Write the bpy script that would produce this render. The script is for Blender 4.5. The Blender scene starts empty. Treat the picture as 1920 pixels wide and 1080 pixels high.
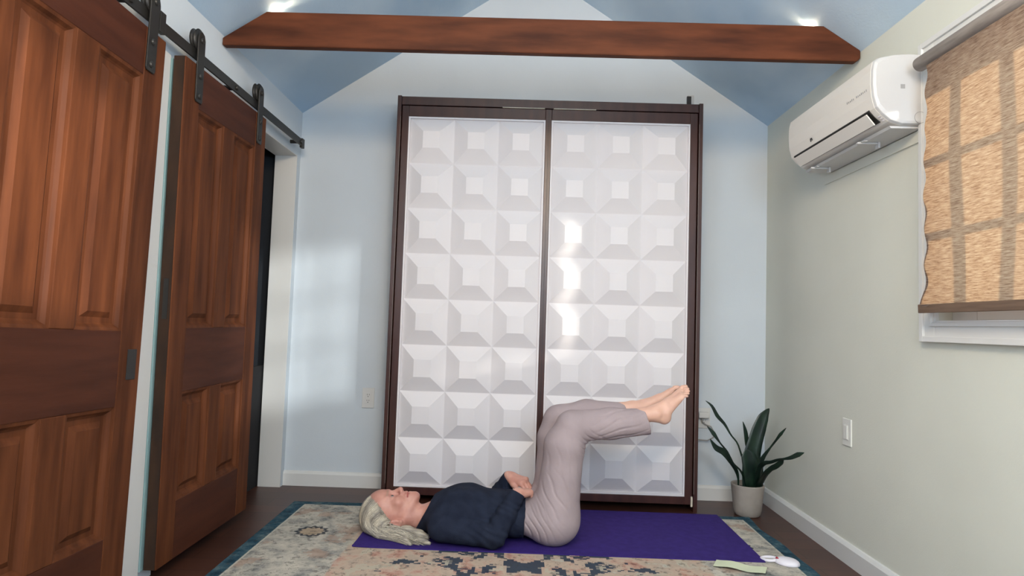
import bpy, math, random
import numpy as np
from mathutils import Vector, Matrix
random.seed(4)
rng = np.random.default_rng(7)
scene = bpy.context.scene
col = scene.collection
PI = math.pi

# ------------------------------------------------------------------ camera
cd = bpy.data.cameras.new('camera'); cam = bpy.data.objects.new('camera', cd); col.objects.link(cam)
cd.sensor_width = 36; cd.lens = 22.31; cd.clip_start = .05; cd.clip_end = 200
Rv = Vector((0.99940828, 0.01151111, 0.03241257)); Uv = Vector((-0.03170346, -0.05720312, 0.99785905)); Fv = Vector((-0.01334057, 0.9982962, 0.05680433))
m = Matrix.Identity(4)
for i in range(3):
    m[i][0] = Rv[i]; m[i][1] = Uv[i]; m[i][2] = -Fv[i]
m.translation = Vector((0, 0, .99))
cam.matrix_world = m
scene.camera = cam

# ------------------------------------------------------------------ world, light, exposure
XL, XR, YB, YF = -1.363, 1.464, 3.7945, -.8
HE, HR, XM = 2.2356, 3.1726, .0519
w = bpy.data.worlds.new('world'); scene.world = w; w.use_nodes = True
bg = w.node_tree.nodes['Background']; bg.inputs[0].default_value = (.62, .78, 1, 1); bg.inputs[1].default_value = 1.6
def sun(name, d, e, c, ang):
    l = bpy.data.lights.new(name, 'SUN'); l.energy = e; l.color = c; l.angle = math.radians(ang)
    o = bpy.data.objects.new(name, l); col.objects.link(o); o.rotation_euler = Vector(d).to_track_quat('-Z', 'Y').to_euler(); return o
def area(name, loc, d, sx, sy, e, c, spread=180):
    l = bpy.data.lights.new(name, 'AREA'); l.shape = 'RECTANGLE'; l.size = sx; l.size_y = sy; l.energy = e; l.color = c; l.spread = math.radians(spread)
    o = bpy.data.objects.new(name, l); col.objects.link(o); o.location = loc; o.rotation_euler = Vector(d).to_track_quat('-Z', 'Y').to_euler(); return o
sun('sun', (-1, 1.15, -.2), 3.2, (1, .90, .78), 2.2)
area('rear_window_daylight', (.72, YF - .02, 1.78), (0, 1, 0), 1.0, .7, 27, (.74, .87, 1))
area('right_window_daylight', (XR + .03, .1, 1.45), (-1, .25, 0), 1.15, .9, 8, (.55, .78, 1))
area('left_cool_fill', (XL - .03, -.1, 1.6), (1, .1, 0), 1.0, .8, 16, (.74, .87, 1))  # added cool fill from the left, aimed at the right wall
area('gable_warm_fill', (.05, YF - .02, 2.6), (0, 1, .35), .9, .45, 34, (1, .78, .54))  # added warm fill that lifts the ceiling and gable, not daylight
scene.view_settings.view_transform = 'Standard'; scene.view_settings.look = 'None'
scene.view_settings.exposure = 0.53; scene.view_settings.gamma = 1; scene.view_settings.use_curve_mapping = False

# ------------------------------------------------------------------ helpers
class MB:
    def __init__(s): s.v = []; s.f = []
    def add(s, vs, fs):
        o = len(s.v); s.v += [tuple(float(c) for c in x) for x in vs]; s.f += [tuple(i + o for i in q) for q in fs]; return s
    def box(s, a, b):
        (x0, y0, z0), (x1, y1, z1) = a, b
        x0, x1 = sorted((x0, x1)); y0, y1 = sorted((y0, y1)); z0, z1 = sorted((z0, z1))
        return s.add([(x0,y0,z0),(x1,y0,z0),(x1,y1,z0),(x0,y1,z0),(x0,y0,z1),(x1,y0,z1),(x1,y1,z1),(x0,y1,z1)],
                     [(0,3,2,1),(4,5,6,7),(0,1,5,4),(1,2,6,5),(2,3,7,6),(3,0,4,7)])
    def prism(s, poly, axis, a, b):
        n = len(poly)
        def P(p, t):
            q = list(p); q.insert(axis, t); return q
        vs = [P(p, a) for p in poly] + [P(p, b) for p in poly]
        fs = [tuple(range(n))[::-1], tuple(range(n, 2*n))] + [(i, (i+1) % n, n + (i+1) % n, n + i) for i in range(n)]
        return s.add(vs, fs)
    def tube(s, pts, rad, n=10, cap=True, sq=1.0):
        pts = [Vector(p) for p in pts]; R = rad if hasattr(rad, '__len__') else [rad]*len(pts)
        rings = []; up = None
        for i, p in enumerate(pts):
            t = (pts[min(i+1, len(pts)-1)] - pts[max(i-1, 0)]).normalized()
            if up is None:
                up = Vector((0, 0, 1)) if abs(t.z) < .9 else Vector((1, 0, 0))
            a = (up - t*up.dot(t)).normalized(); up = a; b = t.cross(a)
            rings.append([p + a*math.cos(2*PI*k/n)*R[i] + b*math.sin(2*PI*k/n)*R[i]*sq for k in range(n)])
        vs = [v for r in rings for v in r]; fs = []
        for i in range(len(pts)-1):
            for k in range(n):
                fs.append((i*n+k, i*n+(k+1) % n, (i+1)*n+(k+1) % n, (i+1)*n+k))
        if cap:
            fs.append(tuple(range(n))[::-1]); fs.append(tuple((len(pts)-1)*n + k for k in range(n)))
        return s.add(vs, fs)
    def lathe(s, prof, c, n=40, axis=2):
        vs = []; fs = []
        for (r, z) in prof:
            for k in range(n):
                a = 2*PI*k/n; q = [r*math.cos(a), r*math.sin(a)]; q.insert(axis, z); vs.append((q[0]+c[0], q[1]+c[1], q[2]+c[2]))
        for i in range(len(prof)-1):
            for k in range(n):
                fs.append((i*n+k, i*n+(k+1) % n, (i+1)*n+(k+1) % n, (i+1)*n+k))
        return s.add(vs, fs)

def finish(o, name, mat, parent, label=None, cat=None, group=None, kind=None, origin=None):
    col.objects.link(o)
    if mat:
        for mm in (mat if isinstance(mat, (list, tuple)) else [mat]): o.data.materials.append(mm)
    if parent is not None: o.parent = parent
    if label: o['label'] = label
    if cat: o['category'] = cat
    if group: o['group'] = group
    if kind: o['kind'] = kind
    return o
def wloc(o):
    v = Vector((0, 0, 0))
    while o is not None: v += o.location; o = o.parent
    return v
def obj(name, mb, mat, parent=None, label=None, cat=None, group=None, kind=None, bevel=0, smooth=False, origin=None, seg=2):
    me = bpy.data.meshes.new(name)
    off = wloc(parent) if parent is not None else Vector(origin or (0, 0, 0))
    me.from_pydata([(v[0]-off.x, v[1]-off.y, v[2]-off.z) for v in mb.v], [], mb.f)
    import bmesh
    bm = bmesh.new(); bm.from_mesh(me); bmesh.ops.recalc_face_normals(bm, faces=bm.faces); bm.to_mesh(me); bm.free()
    if smooth:
        for p in me.polygons: p.use_smooth = True
    o = bpy.data.objects.new(name, me)
    if origin: o.location = origin
    finish(o, name, mat, parent, label, cat, group, kind)
    if bevel:
        b = o.modifiers.new('bevel', 'BEVEL'); b.width = bevel; b.segments = seg; b.limit_method = 'ANGLE'; b.angle_limit = math.radians(35)
    if smooth == 'auto' or (bevel and smooth):
        pass
    return o
def thing(name, loc, label, cat, group=None, kind=None):
    o = bpy.data.objects.new(name, None); col.objects.link(o); o.location = loc; o.empty_display_size = .1
    o['label'] = label
    if cat: o['category'] = cat
    if group: o['group'] = group
    if kind: o['kind'] = kind
    return o

# ------------------------------------------------------------------ materials
def srgb(r, g, b):
    f = lambda c: (c/255/12.92) if c/255 <= .04045 else ((c/255+.055)/1.055)**2.4
    return (f(r), f(g), f(b), 1)
def mat(name, c, rough=.6, metal=0, spec=.5, c2=None, scale=8, stretch=(1, 1, 1), bump=0, bscale=None, coat=0, detail=4, contrast=(.35, .65), tex='noise'):
    m = bpy.data.materials.new(name); m.use_nodes = True; nt = m.node_tree; b = nt.nodes['Principled BSDF']
    b.inputs['Base Color'].default_value = c; b.inputs['Roughness'].default_value = rough; b.inputs['Metallic'].default_value = metal
    b.inputs['Specular IOR Level'].default_value = spec; b.inputs['Coat Weight'].default_value = coat; b.inputs['Coat Roughness'].default_value = .12
    if c2 or bump:
        tc = nt.nodes.new('ShaderNodeTexCoord'); mp = nt.nodes.new('ShaderNodeMapping'); mp.inputs['Scale'].default_value = stretch
        nt.links.new(tc.outputs['Object'], mp.inputs[0])
        n = nt.nodes.new('ShaderNodeTexNoise'); n.inputs['Scale'].default_value = scale; n.inputs['Detail'].default_value = detail
        nt.links.new(mp.outputs[0], n.inputs['Vector'])
        if c2:
            r = nt.nodes.new('ShaderNodeValToRGB'); r.color_ramp.elements[0].position = contrast[0]; r.color_ramp.elements[1].position = contrast[1]
            r.color_ramp.elements[0].color = c; r.color_ramp.elements[1].color = c2
            nt.links.new(n.outputs['Fac'], r.inputs[0]); nt.links.new(r.outputs[0], b.inputs['Base Color'])
        if bump:
            n2 = nt.nodes.new('ShaderNodeTexNoise'); n2.inputs['Scale'].default_value = bscale or scale*3; n2.inputs['Detail'].default_value = 3
            nt.links.new(mp.outputs[0], n2.inputs['Vector'])
            bp = nt.nodes.new('ShaderNodeBump'); bp.inputs['Strength'].default_value = bump; bp.inputs['Distance'].default_value = .004
            nt.links.new(n2.outputs['Fac'], bp.inputs['Height']); nt.links.new(bp.outputs[0], b.inputs['Normal'])
    return m
M = {}
M['wall'] = mat('wall_paint', srgb(197, 205, 212), .75, c2=srgb(202, 210, 217), scale=2, bump=.12, bscale=160)
M['wall_r'] = mat('wall_paint_right', srgb(208, 209, 198), .7, c2=srgb(213, 214, 203), scale=2, bump=.12, bscale=160)
M['ceil'] = mat('ceiling_sky_blue', srgb(168, 195, 220), .5, c2=srgb(206, 224, 238), scale=1.6, contrast=(.42, .72), bump=.15, bscale=120, stretch=(1, .6, 1))
M['trim'] = mat('white_trim', srgb(214, 214, 212), .4, bump=.03, bscale=30)
M['beam'] = mat('beam_wood', srgb(62, 32, 20), .6, spec=.15, c2=srgb(104, 58, 36), scale=3, stretch=(1, 6, 6), bump=.15, bscale=20, contrast=(.3, .75))
M['door_v'] = mat('door_wood_vertical', srgb(70, 37, 21), .6, spec=.12, c2=srgb(102, 58, 34), scale=5, stretch=(5, 5, .5), bump=.12, bscale=22, contrast=(.3, .7))
M['door_h'] = mat('door_wood_horizontal', srgb(62, 30, 18), .55, spec=.18, c2=srgb(78, 41, 26), scale=5, stretch=(5, .5, 5), bump=.12, bscale=22, contrast=(.3, .7))
M['door_edge'] = mat('door_edge_bare', srgb(44, 33, 27), .7, spec=.2, c2=srgb(60, 42, 31), scale=6, stretch=(3, 3, .8))
M['iron'] = mat('black_iron', srgb(44, 42, 40), .45, metal=.3, bump=.05, bscale=60)
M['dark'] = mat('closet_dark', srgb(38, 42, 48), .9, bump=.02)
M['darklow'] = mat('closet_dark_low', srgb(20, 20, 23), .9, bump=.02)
M['cab'] = mat('espresso_wood', srgb(56, 31, 27), .33, c2=srgb(70, 40, 33), scale=4, stretch=(6, 6, .6), bump=.05, bscale=24)
M['panel'] = mat('white_gloss_relief', srgb(222, 218, 220), .42, spec=.22, bump=.02, bscale=12)
M['strip'] = mat('edge_banding', srgb(96, 84, 78), .4, bump=.01)
M['chrome'] = mat('brushed_metal', srgb(205, 196, 178), .4, metal=.0, bump=.02)
M['acw'] = mat('ac_plastic', srgb(226, 221, 213), .35, bump=.01)
M['acs'] = mat('ac_side_plastic', srgb(192, 191, 190), .3, bump=.01)
M['acdark'] = mat('ac_slot', srgb(30, 28, 26), .6, bump=.02)
M['grey'] = mat('grey_mark', srgb(150, 148, 146), .6, bump=.01)
M['plate'] = mat('plate_plastic', srgb(208, 208, 206), .4, bump=.01)
M['plateS'] = mat('switch_plastic', srgb(220, 220, 214), .35, bump=.01)
M['black'] = mat('black_plastic', srgb(22, 20, 20), .5, bump=.01)
M['leaf'] = mat('leaf_green', srgb(12, 30, 24), .38, c2=srgb(28, 52, 38), scale=14, stretch=(2, 2, .6), bump=.05, contrast=(.4, .7))
M['pot'] = mat('stone_pot', srgb(158, 150, 142), .8, c2=srgb(142, 134, 126), scale=9, bump=.25, bscale=60)
M['soil'] = mat('soil', srgb(42, 32, 26), .95, bump=.8, bscale=80, c2=srgb(60, 46, 38))
M['mat'] = mat('yoga_mat_purple', srgb(50, 34, 104), .8, spec=.2, c2=srgb(56, 39, 114), scale=30, bump=.35, bscale=260)
M['paper'] = mat('pale_paper', srgb(214, 220, 190), .8, c2=srgb(206, 213, 184), scale=10)
M['whitep'] = mat('white_plastic', srgb(228, 224, 232), .35, bump=.01)
M['red'] = mat('red_mark', srgb(170, 40, 60), .5, bump=.01)
M['sweat'] = mat('navy_knit', srgb(30, 35, 50), .95, spec=.15, c2=srgb(38, 44, 60), scale=20, bump=.35, bscale=330)
M['trous'] = mat('mauve_grey_cloth', srgb(158, 144, 146), .92, spec=.15, c2=srgb(168, 153, 155), scale=9, bump=.2, bscale=300)
M['roller'] = mat('shade_roller_cloth', srgb(128, 120, 114), .9, c2=srgb(150, 141, 134), scale=40, stretch=(1, .2, 2))
M['hem'] = mat('shade_hem_cloth', srgb(98, 78, 64), .9, c2=srgb(112, 90, 74), scale=40, stretch=(1, .2, 3))
M['eyew'] = mat('eye_white', srgb(160, 146, 140), .25, bump=.01)  # greyed so the colour carries the shade of the lids
M['iris'] = mat('eye_iris', srgb(40, 38, 38), .3, bump=.01)
M['teal'] = mat('pale_teal_glass', srgb(120, 150, 152), .15, c2=srgb(150, 178, 180), scale=2, stretch=(1, 1, .4))
M['nail'] = mat('toe_nail', srgb(222, 190, 176), .3, bump=.01)

def floor_mat():
    m = bpy.data.materials.new('dark_plank_floor'); m.use_nodes = True; nt = m.node_tree; b = nt.nodes['Principled BSDF']
    tc = nt.nodes.new('ShaderNodeTexCoord')
    br = nt.nodes.new('ShaderNodeTexBrick'); br.inputs['Scale'].default_value = 1; br.inputs['Brick Width'].default_value = 1.3; br.inputs['Row Height'].default_value = .125
    br.inputs['Mortar Size'].default_value = .0018; br.inputs['Color1'].default_value = srgb(66, 39, 30); br.inputs['Color2'].default_value = srgb(82, 50, 38); br.inputs['Mortar'].default_value = srgb(30, 18, 14)
    nt.links.new(tc.outputs['Object'], br.inputs[0])
    mp = nt.nodes.new('ShaderNodeMapping'); mp.inputs['Scale'].default_value = (1.2, 14, 1); nt.links.new(tc.outputs['Object'], mp.inputs[0])
    n = nt.nodes.new('ShaderNodeTexNoise'); n.inputs['Scale'].default_value = 4; n.inputs['Detail'].default_value = 6; nt.links.new(mp.outputs[0], n.inputs[0])
    mx = nt.nodes.new('ShaderNodeMixRGB'); mx.blend_type = 'MULTIPLY'; mx.inputs[0].default_value = .6
    r = nt.nodes.new('ShaderNodeValToRGB'); r.color_ramp.elements[0].color = (.45, .45, .45, 1); r.color_ramp.elements[1].color = (1.2, 1.2, 1.2, 1)
    nt.links.new(n.outputs['Fac'], r.inputs[0]); nt.links.new(br.outputs[0], mx.inputs[1]); nt.links.new(r.outputs[0], mx.inputs[2])
    nt.links.new(mx.outputs[0], b.inputs['Base Color']); b.inputs['Roughness'].default_value = .38
    return m
M['floor'] = floor_mat()

def skin_mat():
    m = bpy.data.materials.new('skin'); m.use_nodes = True; nt = m.node_tree; b = nt.nodes['Principled BSDF']
    tc = nt.nodes.new('ShaderNodeTexCoord'); n = nt.nodes.new('ShaderNodeTexNoise'); n.inputs['Scale'].default_value = 26; n.inputs['Detail'].default_value = 4
    nt.links.new(tc.outputs['Object'], n.inputs[0])
    r = nt.nodes.new('ShaderNodeValToRGB'); r.color_ramp.elements[0].position = .3; r.color_ramp.elements[1].position = .7
    r.color_ramp.elements[0].color = srgb(196, 142, 126); r.color_ramp.elements[1].color = srgb(214, 164, 146)
    nt.links.new(n.outputs['Fac'], r.inputs[0])
    a = nt.nodes.new('ShaderNodeAttribute'); a.attribute_name = 'tone'
    sp = nt.nodes.new('ShaderNodeSeparateColor'); nt.links.new(a.outputs['Color'], sp.inputs[0])
    mx = nt.nodes.new('ShaderNodeMixRGB'); mx.inputs[2].default_value = srgb(158, 82, 78); nt.links.new(sp.outputs[0], mx.inputs[0]); nt.links.new(r.outputs[0], mx.inputs[1])
    mx2 = nt.nodes.new('ShaderNodeMixRGB'); mx2.inputs[2].default_value = srgb(150, 125, 105); nt.links.new(sp.outputs[1], mx2.inputs[0]); nt.links.new(mx.outputs[0], mx2.inputs[1])
    mx3 = nt.nodes.new('ShaderNodeMixRGB'); mx3.inputs[2].default_value = srgb(224, 186, 164); nt.links.new(sp.outputs[2], mx3.inputs[0]); nt.links.new(mx2.outputs[0], mx3.inputs[1])
    nt.links.new(mx3.outputs[0], b.inputs['Base Color']); b.inputs['Roughness'].default_value = .5
    b.inputs['Subsurface Weight'].default_value = .12; b.inputs['Subsurface Radius'].default_value = (.01, .004, .002); b.inputs['Subsurface Scale'].default_value = 1
    bp = nt.nodes.new('ShaderNodeBump'); bp.inputs['Strength'].default_value = .2; bp.inputs['Distance'].default_value = .002
    n2 = nt.nodes.new('ShaderNodeTexNoise'); n2.inputs['Scale'].default_value = 120; nt.links.new(tc.outputs['Object'], n2.inputs[0]); nt.links.new(n2.outputs['Fac'], bp.inputs['Height'])
    nt.links.new(bp.outputs[0], b.inputs['Normal'])
    return m
M['skin'] = skin_mat()

def hair_mat():
    m = bpy.data.materials.new('grey_blonde_hair'); m.use_nodes = True; nt = m.node_tree; b = nt.nodes['Principled BSDF']
    a = nt.nodes.new('ShaderNodeAttribute'); a.attribute_name = 'tone'
    r = nt.nodes.new('ShaderNodeValToRGB'); e = r.color_ramp.elements
    e[0].position = 0; e[0].color = srgb(96, 90, 82); e[1].position = 1; e[1].color = srgb(232, 224, 206)
    k = e.new(.45); k.color = srgb(158, 150, 138); k = e.new(.75); k.color = srgb(198, 188, 166)
    nt.links.new(a.outputs['Fac'], r.inputs[0]); nt.links.new(r.outputs[0], b.inputs['Base Color']); b.inputs['Roughness'].default_value = .42
    return m
M['hair'] = hair_mat()

def shade_mat():
    m = bpy.data.materials.new('woven_shade_cloth'); m.use_nodes = True; nt = m.node_tree
    for n in list(nt.nodes): nt.nodes.remove(n)
    out = nt.nodes.new('ShaderNodeOutputMaterial'); tc = nt.nodes.new('ShaderNodeTexCoord')
    mp = nt.nodes.new('ShaderNodeMapping'); mp.inputs['Scale'].default_value = (1, 5, 60); nt.links.new(tc.outputs['Object'], mp.inputs[0])
    n = nt.nodes.new('ShaderNodeTexNoise'); n.inputs['Scale'].default_value = 4.5; n.inputs['Detail'].default_value = 5; n.inputs['Roughness'].default_value = .7; nt.links.new(mp.outputs[0], n.inputs[0])
    r = nt.nodes.new('ShaderNodeValToRGB'); e = r.color_ramp.elements; e[0].position = .3; e[0].color = srgb(138, 90, 54); e[1].position = .72; e[1].color = srgb(242, 205, 156)
    k = e.new(.47); k.color = srgb(202, 154, 108)
    nt.links.new(n.outputs['Fac'], r.inputs[0])
    d = nt.nodes.new('ShaderNodeBsdfDiffuse'); t = nt.nodes.new('ShaderNodeBsdfTranslucent'); mx = nt.nodes.new('ShaderNodeMixShader'); mx.inputs[0].default_value = .55
    r2 = nt.nodes.new('ShaderNodeValToRGB'); e = r2.color_ramp.elements; e[0].position = .3; e[0].color = srgb(110, 98, 92); e[1].position = .72; e[1].color = srgb(176, 160, 150)
    nt.links.new(n.outputs['Fac'], r2.inputs[0])
    nt.links.new(r2.outputs[0], d.inputs[0]); nt.links.new(r.outputs[0], t.inputs[0]); nt.links.new(d.outputs[0], mx.inputs[1]); nt.links.new(t.outputs[0], mx.inputs[2]); nt.links.new(mx.outputs[0], out.inputs[0])
    return m
M['shade'] = shade_mat()
def glass_mat(name, tint, dimmer=0.0):
    m = bpy.data.materials.new(name); m.use_nodes = True; nt = m.node_tree
    for n in list(nt.nodes): nt.nodes.remove(n)
    out = nt.nodes.new('ShaderNodeOutputMaterial'); t = nt.nodes.new('ShaderNodeBsdfTransparent'); t.inputs[0].default_value = tint
    g = nt.nodes.new('ShaderNodeBsdfGlossy'); g.inputs['Roughness'].default_value = .05; mx = nt.nodes.new('ShaderNodeMixShader'); mx.inputs[0].default_value = .06
    nt.links.new(t.outputs[0], mx.inputs[1]); nt.links.new(g.outputs[0], mx.inputs[2]); nt.links.new(mx.outputs[0], out.inputs[0]); return m
M['glass'] = glass_mat('window_glass', (.96, .98, .98, 1))
M['dimmer'] = glass_mat('sun_dim_sheet', (.50, .55, .62, 1))  # added tinted sheet that weakens the sun through the second window
def emit_mat(name, c, s):
    m = bpy.data.materials.new(name); m.use_nodes = True; b = m.node_tree.nodes['Principled BSDF']
    b.inputs['Emission Color'].default_value = c; b.inputs['Emission Strength'].default_value = s; return m
M['globe'] = emit_mat('fill_globe_glow', (1, .76, .50, 1), 29)  # emission of the added warm fill globe
M['led'] = emit_mat('led_lens', (1, .82, .58, 1), 25)

def rug_mat():
    m = bpy.data.materials.new('distressed_oriental_rug'); m.use_nodes = True; nt = m.node_tree; b = nt.nodes['Principled BSDF']; b.inputs['Roughness'].default_value = .95; b.inputs['Specular IOR Level'].default_value = .1
    L = nt.links.new; N = nt.nodes.new
    tc = N('ShaderNodeTexCoord'); sep = N('ShaderNodeSeparateXYZ'); L(tc.outputs['Object'], sep.inputs[0])   # object origin = rug centre
    def ma(op, a, bb=None, c=None):
        n = N('ShaderNodeMath'); n.operation = op
        for i, x in enumerate((a, bb, c)):
            if x is None: continue
            if isinstance(x, (int, float)): n.inputs[i].default_value = x
            else: L(x, n.inputs[i])
        return n.outputs[0]
    ax = ma('ABSOLUTE', sep.outputs[0]); ay = ma('ABSOLUTE', sep.outputs[1])
    ex = ma('SUBTRACT', 1.20, ax); ey = ma('SUBTRACT', 1.52, ay); edge = ma('MINIMUM', ex, ey)
    def noise(scale, det=5, rough=.6, vec=None, dist=0):
        n = N('ShaderNodeTexNoise'); n.inputs['Scale'].default_value = scale; n.inputs['Detail'].default_value = det; n.inputs['Roughness'].default_value = rough; n.inputs['Distortion'].default_value = dist
        L(vec or tc.outputs['Object'], n.inputs[0]); return n.outputs['Fac']
    # stepped, mirrored coordinate for the woven motifs
    sx = ma('SNAP', ax, .014); sy = ma('SNAP', ay, .009); cb = N('ShaderNodeCombineXYZ'); L(sx, cb.inputs[0]); L(sy, cb.inputs[1])
    def ramp(fac, stops):
        r = N('ShaderNodeValToRGB'); e = r.color_ramp.elements
        e[0].position, e[0].color = stops[0][0], srgb(*stops[0][1]); e[1].position, e[1].color = stops[-1][0], srgb(*stops[-1][1])
        for p, c in stops[1:-1]:
            k = e.new(p); k.color = srgb(*c)
        L(fac, r.inputs[0]); return r.outputs[0]
    def mix(f, a, bb):
        n = N('ShaderNodeMixRGB')
        if isinstance(f, (int, float)): n.inputs[0].default_value = f
        else: L(f, n.inputs[0])
        for i, x in ((1, a), (2, bb)):
            if isinstance(x, tuple): n.inputs[i].default_value = x
            else: L(x, n.inputs[i])
        return n.outputs[0]
    def step(x, t, wd=.004):
        return ma('MULTIPLY_ADD', x, 1/wd, -t/wd) if False else ma('MINIMUM', ma('MAXIMUM', ma('MULTIPLY', ma('SUBTRACT', x, t), 1/wd), 0), 1)
    border = ramp(noise(9, 8, .72), [(.34, (104, 110, 110)), (.43, (150, 148, 142)), (.54, (184, 178, 166)), (.68, (206, 200, 186))])
    rust = step(noise(4.2, 5, .6, cb.outputs[0]), .57, .05); border = mix(ma('MULTIPLY', rust, .6), border, srgb(164, 134, 116))
    field = ramp(noise(7.0, 8, .7), [(.33, (136, 88, 82)), (.41, (184, 146, 130)), (.49, (190, 170, 152)), (.57, (178, 160, 144)), (.64, (186, 182, 168)), (.74, (112, 122, 126))])
    navy = step(noise(6.5, 3, .55, cb.outputs[0], .6), .505, .01)
    motif = step(ma('SUBTRACT', noise(6.5, 4, .6, cb.outputs[0], .6), ma('MULTIPLY', ma('MAXIMUM', ma('SUBTRACT', ax, .24), 0), .40)), .495, .01)
    field = mix(ma('MULTIPLY', motif, .92), field, srgb(34, 56, 76))
    cream = step(noise(8.5, 3, .55, cb.outputs[0], .4), .60, .01); field = mix(ma('MULTIPLY', cream, .8), field, srgb(186, 178, 160))
    ed2 = ma('ADD', edge, ma('MULTIPLY', ma('SUBTRACT', noise(5), .5), .05))
    base = mix(step(ed2, .43, .01), border, field)
    # small ringed medallions in the border
    def medal(px, py, r0):
        dx = ma('SUBTRACT', ax, px); dy = ma('SUBTRACT', sep.outputs[1], py)
        d = ma('SQRT', ma('ADD', ma('MULTIPLY', dx, dx), ma('MULTIPLY', dy, dy)))
        an = ma('ARCTAN2', dy, dx); d2 = ma('ADD', d, ma('MULTIPLY', ma('SINE', ma('MULTIPLY', an, 12)), .006))
        d2 = ma('ADD', d2, ma('MULTIPLY', ma('SUBTRACT', noise(26), .5), .03))
        ring = ma('MULTIPLY', step(d2, r0-.012), ma('SUBTRACT', 1, step(d2, r0+.006))); core = ma('SUBTRACT', 1, step(d, r0-.01)); return ring, core
    for px, py in ((.975, 1.05), (.975, .35), (.975, -.35), (.975, -1.05)):
        ring, core = medal(px, py, .062); base = mix(ma('MULTIPLY', core, .7), base, srgb(172, 148, 120)); base = mix(ma('MULTIPLY', ring, .9), base, srgb(40, 48, 60))
    # teal edge with a pale guard line
    edn = ma('ADD', edge, ma('MULTIPLY', ma('SUBTRACT', noise(30), .5), .006))
    base = mix(ma('SUBTRACT', 1, step(edn, .056)), base, srgb(186, 184, 172))
    teal = ramp(noise(16, 5, .7), [(.35, (30, 54, 68)), (.5, (50, 80, 94)), (.7, (96, 114, 118))])
    base = mix(ma('SUBTRACT', 1, step(edn, .048)), base, teal)
    dark = step(noise(34, 4, .7), .57, .05); base = mix(ma('MULTIPLY', dark, .5), base, srgb(66, 66, 66))
    L(base, b.inputs['Base Color'])
    bp = N('ShaderNodeBump'); bp.inputs['Strength'].default_value = .5; bp.inputs['Distance'].default_value = .003; L(noise(220, 2), bp.inputs['Height']); L(bp.outputs[0], b.inputs['Normal'])
    return m
M['rug'] = rug_mat()

# ------------------------------------------------------------------ setting
def struct(name, mb, mt, **k): return obj(name, mb, mt, kind='structure', **k)
T = .13
struct('floor', MB().box((-2.6, YF-.2, -.12), (XR+.2, YB+.2, 0)), M['floor'])
def ceil_z(x): return HE + (HR-HE)*(1-abs(x-XM)/(XM-XL)) if x < XM else HE + (HR-HE)*(1-(x-XM)/(XR-XM))
struct('wall_back', MB().prism([(XL-.02, 0), (XR+.02, 0), (XR+.02, HE), (XM, HR+.02), (XL-.02, HE)], 1, YB, YB+.12), M['wall'])
# rear wall with a big window and an added gable opening for warm fill
g = MB(); y0, y1 = YF-.12, YF
g.box((XL-.1, y0, 0), (XR+.1, y1, 1.38)).box((XL-.1, y0, 1.38), (.17, y1, HE)).box((1.27, y0, 1.38), (XR+.1, y1, HE)).box((.17, y0, 2.18), (1.27, y1, HE))
g.prism([(XL-.1, HE), (-.42, HE), (-.42, ceil_z(-.42)), (-.42, 2.88)], 1, y0, y1).prism([(XR+.1, HE), (.52, HE), (.52, ceil_z(.52))], 1, y0, y1)
g.box((-.42, y0, HE), (.52, y1, 2.36)).prism([(-.42, 2.84), (.52, 2.84), (.52, ceil_z(.52)+.02), (XM, HR+.02), (-.42, ceil_z(-.42)+.02)], 1, y0, y1)
struct('wall_rear', g, M['wall'])
# right wall with two windows
W1 = (1.20, 2.235, 1.05, 1.99); W2 = (-.5, .98, 1.00, 1.98)
g = MB(); X0, X1 = XR, XR+.14
g.box((X0, YF-.1, 0), (X1, W2[0], HE)).box((X0, W2[0], 0), (X1, W2[1], W2[2])).box((X0, W2[1], 0), (X1, W1[0], HE)).box((X0, W1[0], 0), (X1, W1[1], W1[2])).box((X0, W1[1], 0), (X1, YB+.1, HE))
g.box((X0, W1[0], W1[3]), (X1, W1[1], HE)).box((X0, W2[0], W2[3]), (X1, W2[1], HE))
struct('wall_right', g, M['wall_r'])
# left wall with the wide doorway, header, and the two posts
g = MB(); OY0, OY1, OZ = 1.35, 3.736, 1.957
g.box((XL-T, YF-.1, 0), (XL, OY0, 1.2)).box((XL-T, YF-.1, 1.2), (XL, -.6, HE)).box((XL-T, .4, 1.2), (XL, OY0, HE)).box((XL-T, -.6, 2.0), (XL, .4, HE)).box((XL-T, OY0, OZ), (XL, OY1, HE)).box((XL-T, OY1, 0), (XL, YB+.1, HE)).box((XL-T, 2.10, 0), (XL, 2.44, OZ))
struct('wall_left', g, M['wall'])
# closet behind the doors
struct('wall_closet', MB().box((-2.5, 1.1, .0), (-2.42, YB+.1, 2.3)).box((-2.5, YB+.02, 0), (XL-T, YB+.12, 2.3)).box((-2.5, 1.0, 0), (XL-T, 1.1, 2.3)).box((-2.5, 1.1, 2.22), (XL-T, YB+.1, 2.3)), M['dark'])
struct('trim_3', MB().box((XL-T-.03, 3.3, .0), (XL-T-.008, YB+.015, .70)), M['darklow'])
# ceiling, two slopes
g = MB(); th = .1
g.prism([(XL-.15, HE-.15*(HR-HE)/(XM-XL)), (XM, HR), (XM, HR+th), (XL-.15, HE+th)], 1, YF-.1, YB+.1)
g.prism([(XR+.15, HE-.15*(HR-HE)/(XR-XM)), (XR+.15, HE+th), (XM, HR+th), (XM, HR)], 1, YF-.1, YB+.1)
struct('ceiling', g, M['ceil'])
# baseboards
def bb(poly): return poly
struct('baseboard_back', MB().prism([(YB, 0), (YB-.016, 0), (YB-.016, .07), (YB-.008, .084), (YB, .086)], 0, XL, XR), M['trim'])
struct('baseboard_right', MB().prism([(XR, 0), (XR-.018, 0), (XR-.018, .074), (XR-.009, .088), (XR, .09)], 1, YF, YB).add([], []), M['trim'])
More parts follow.
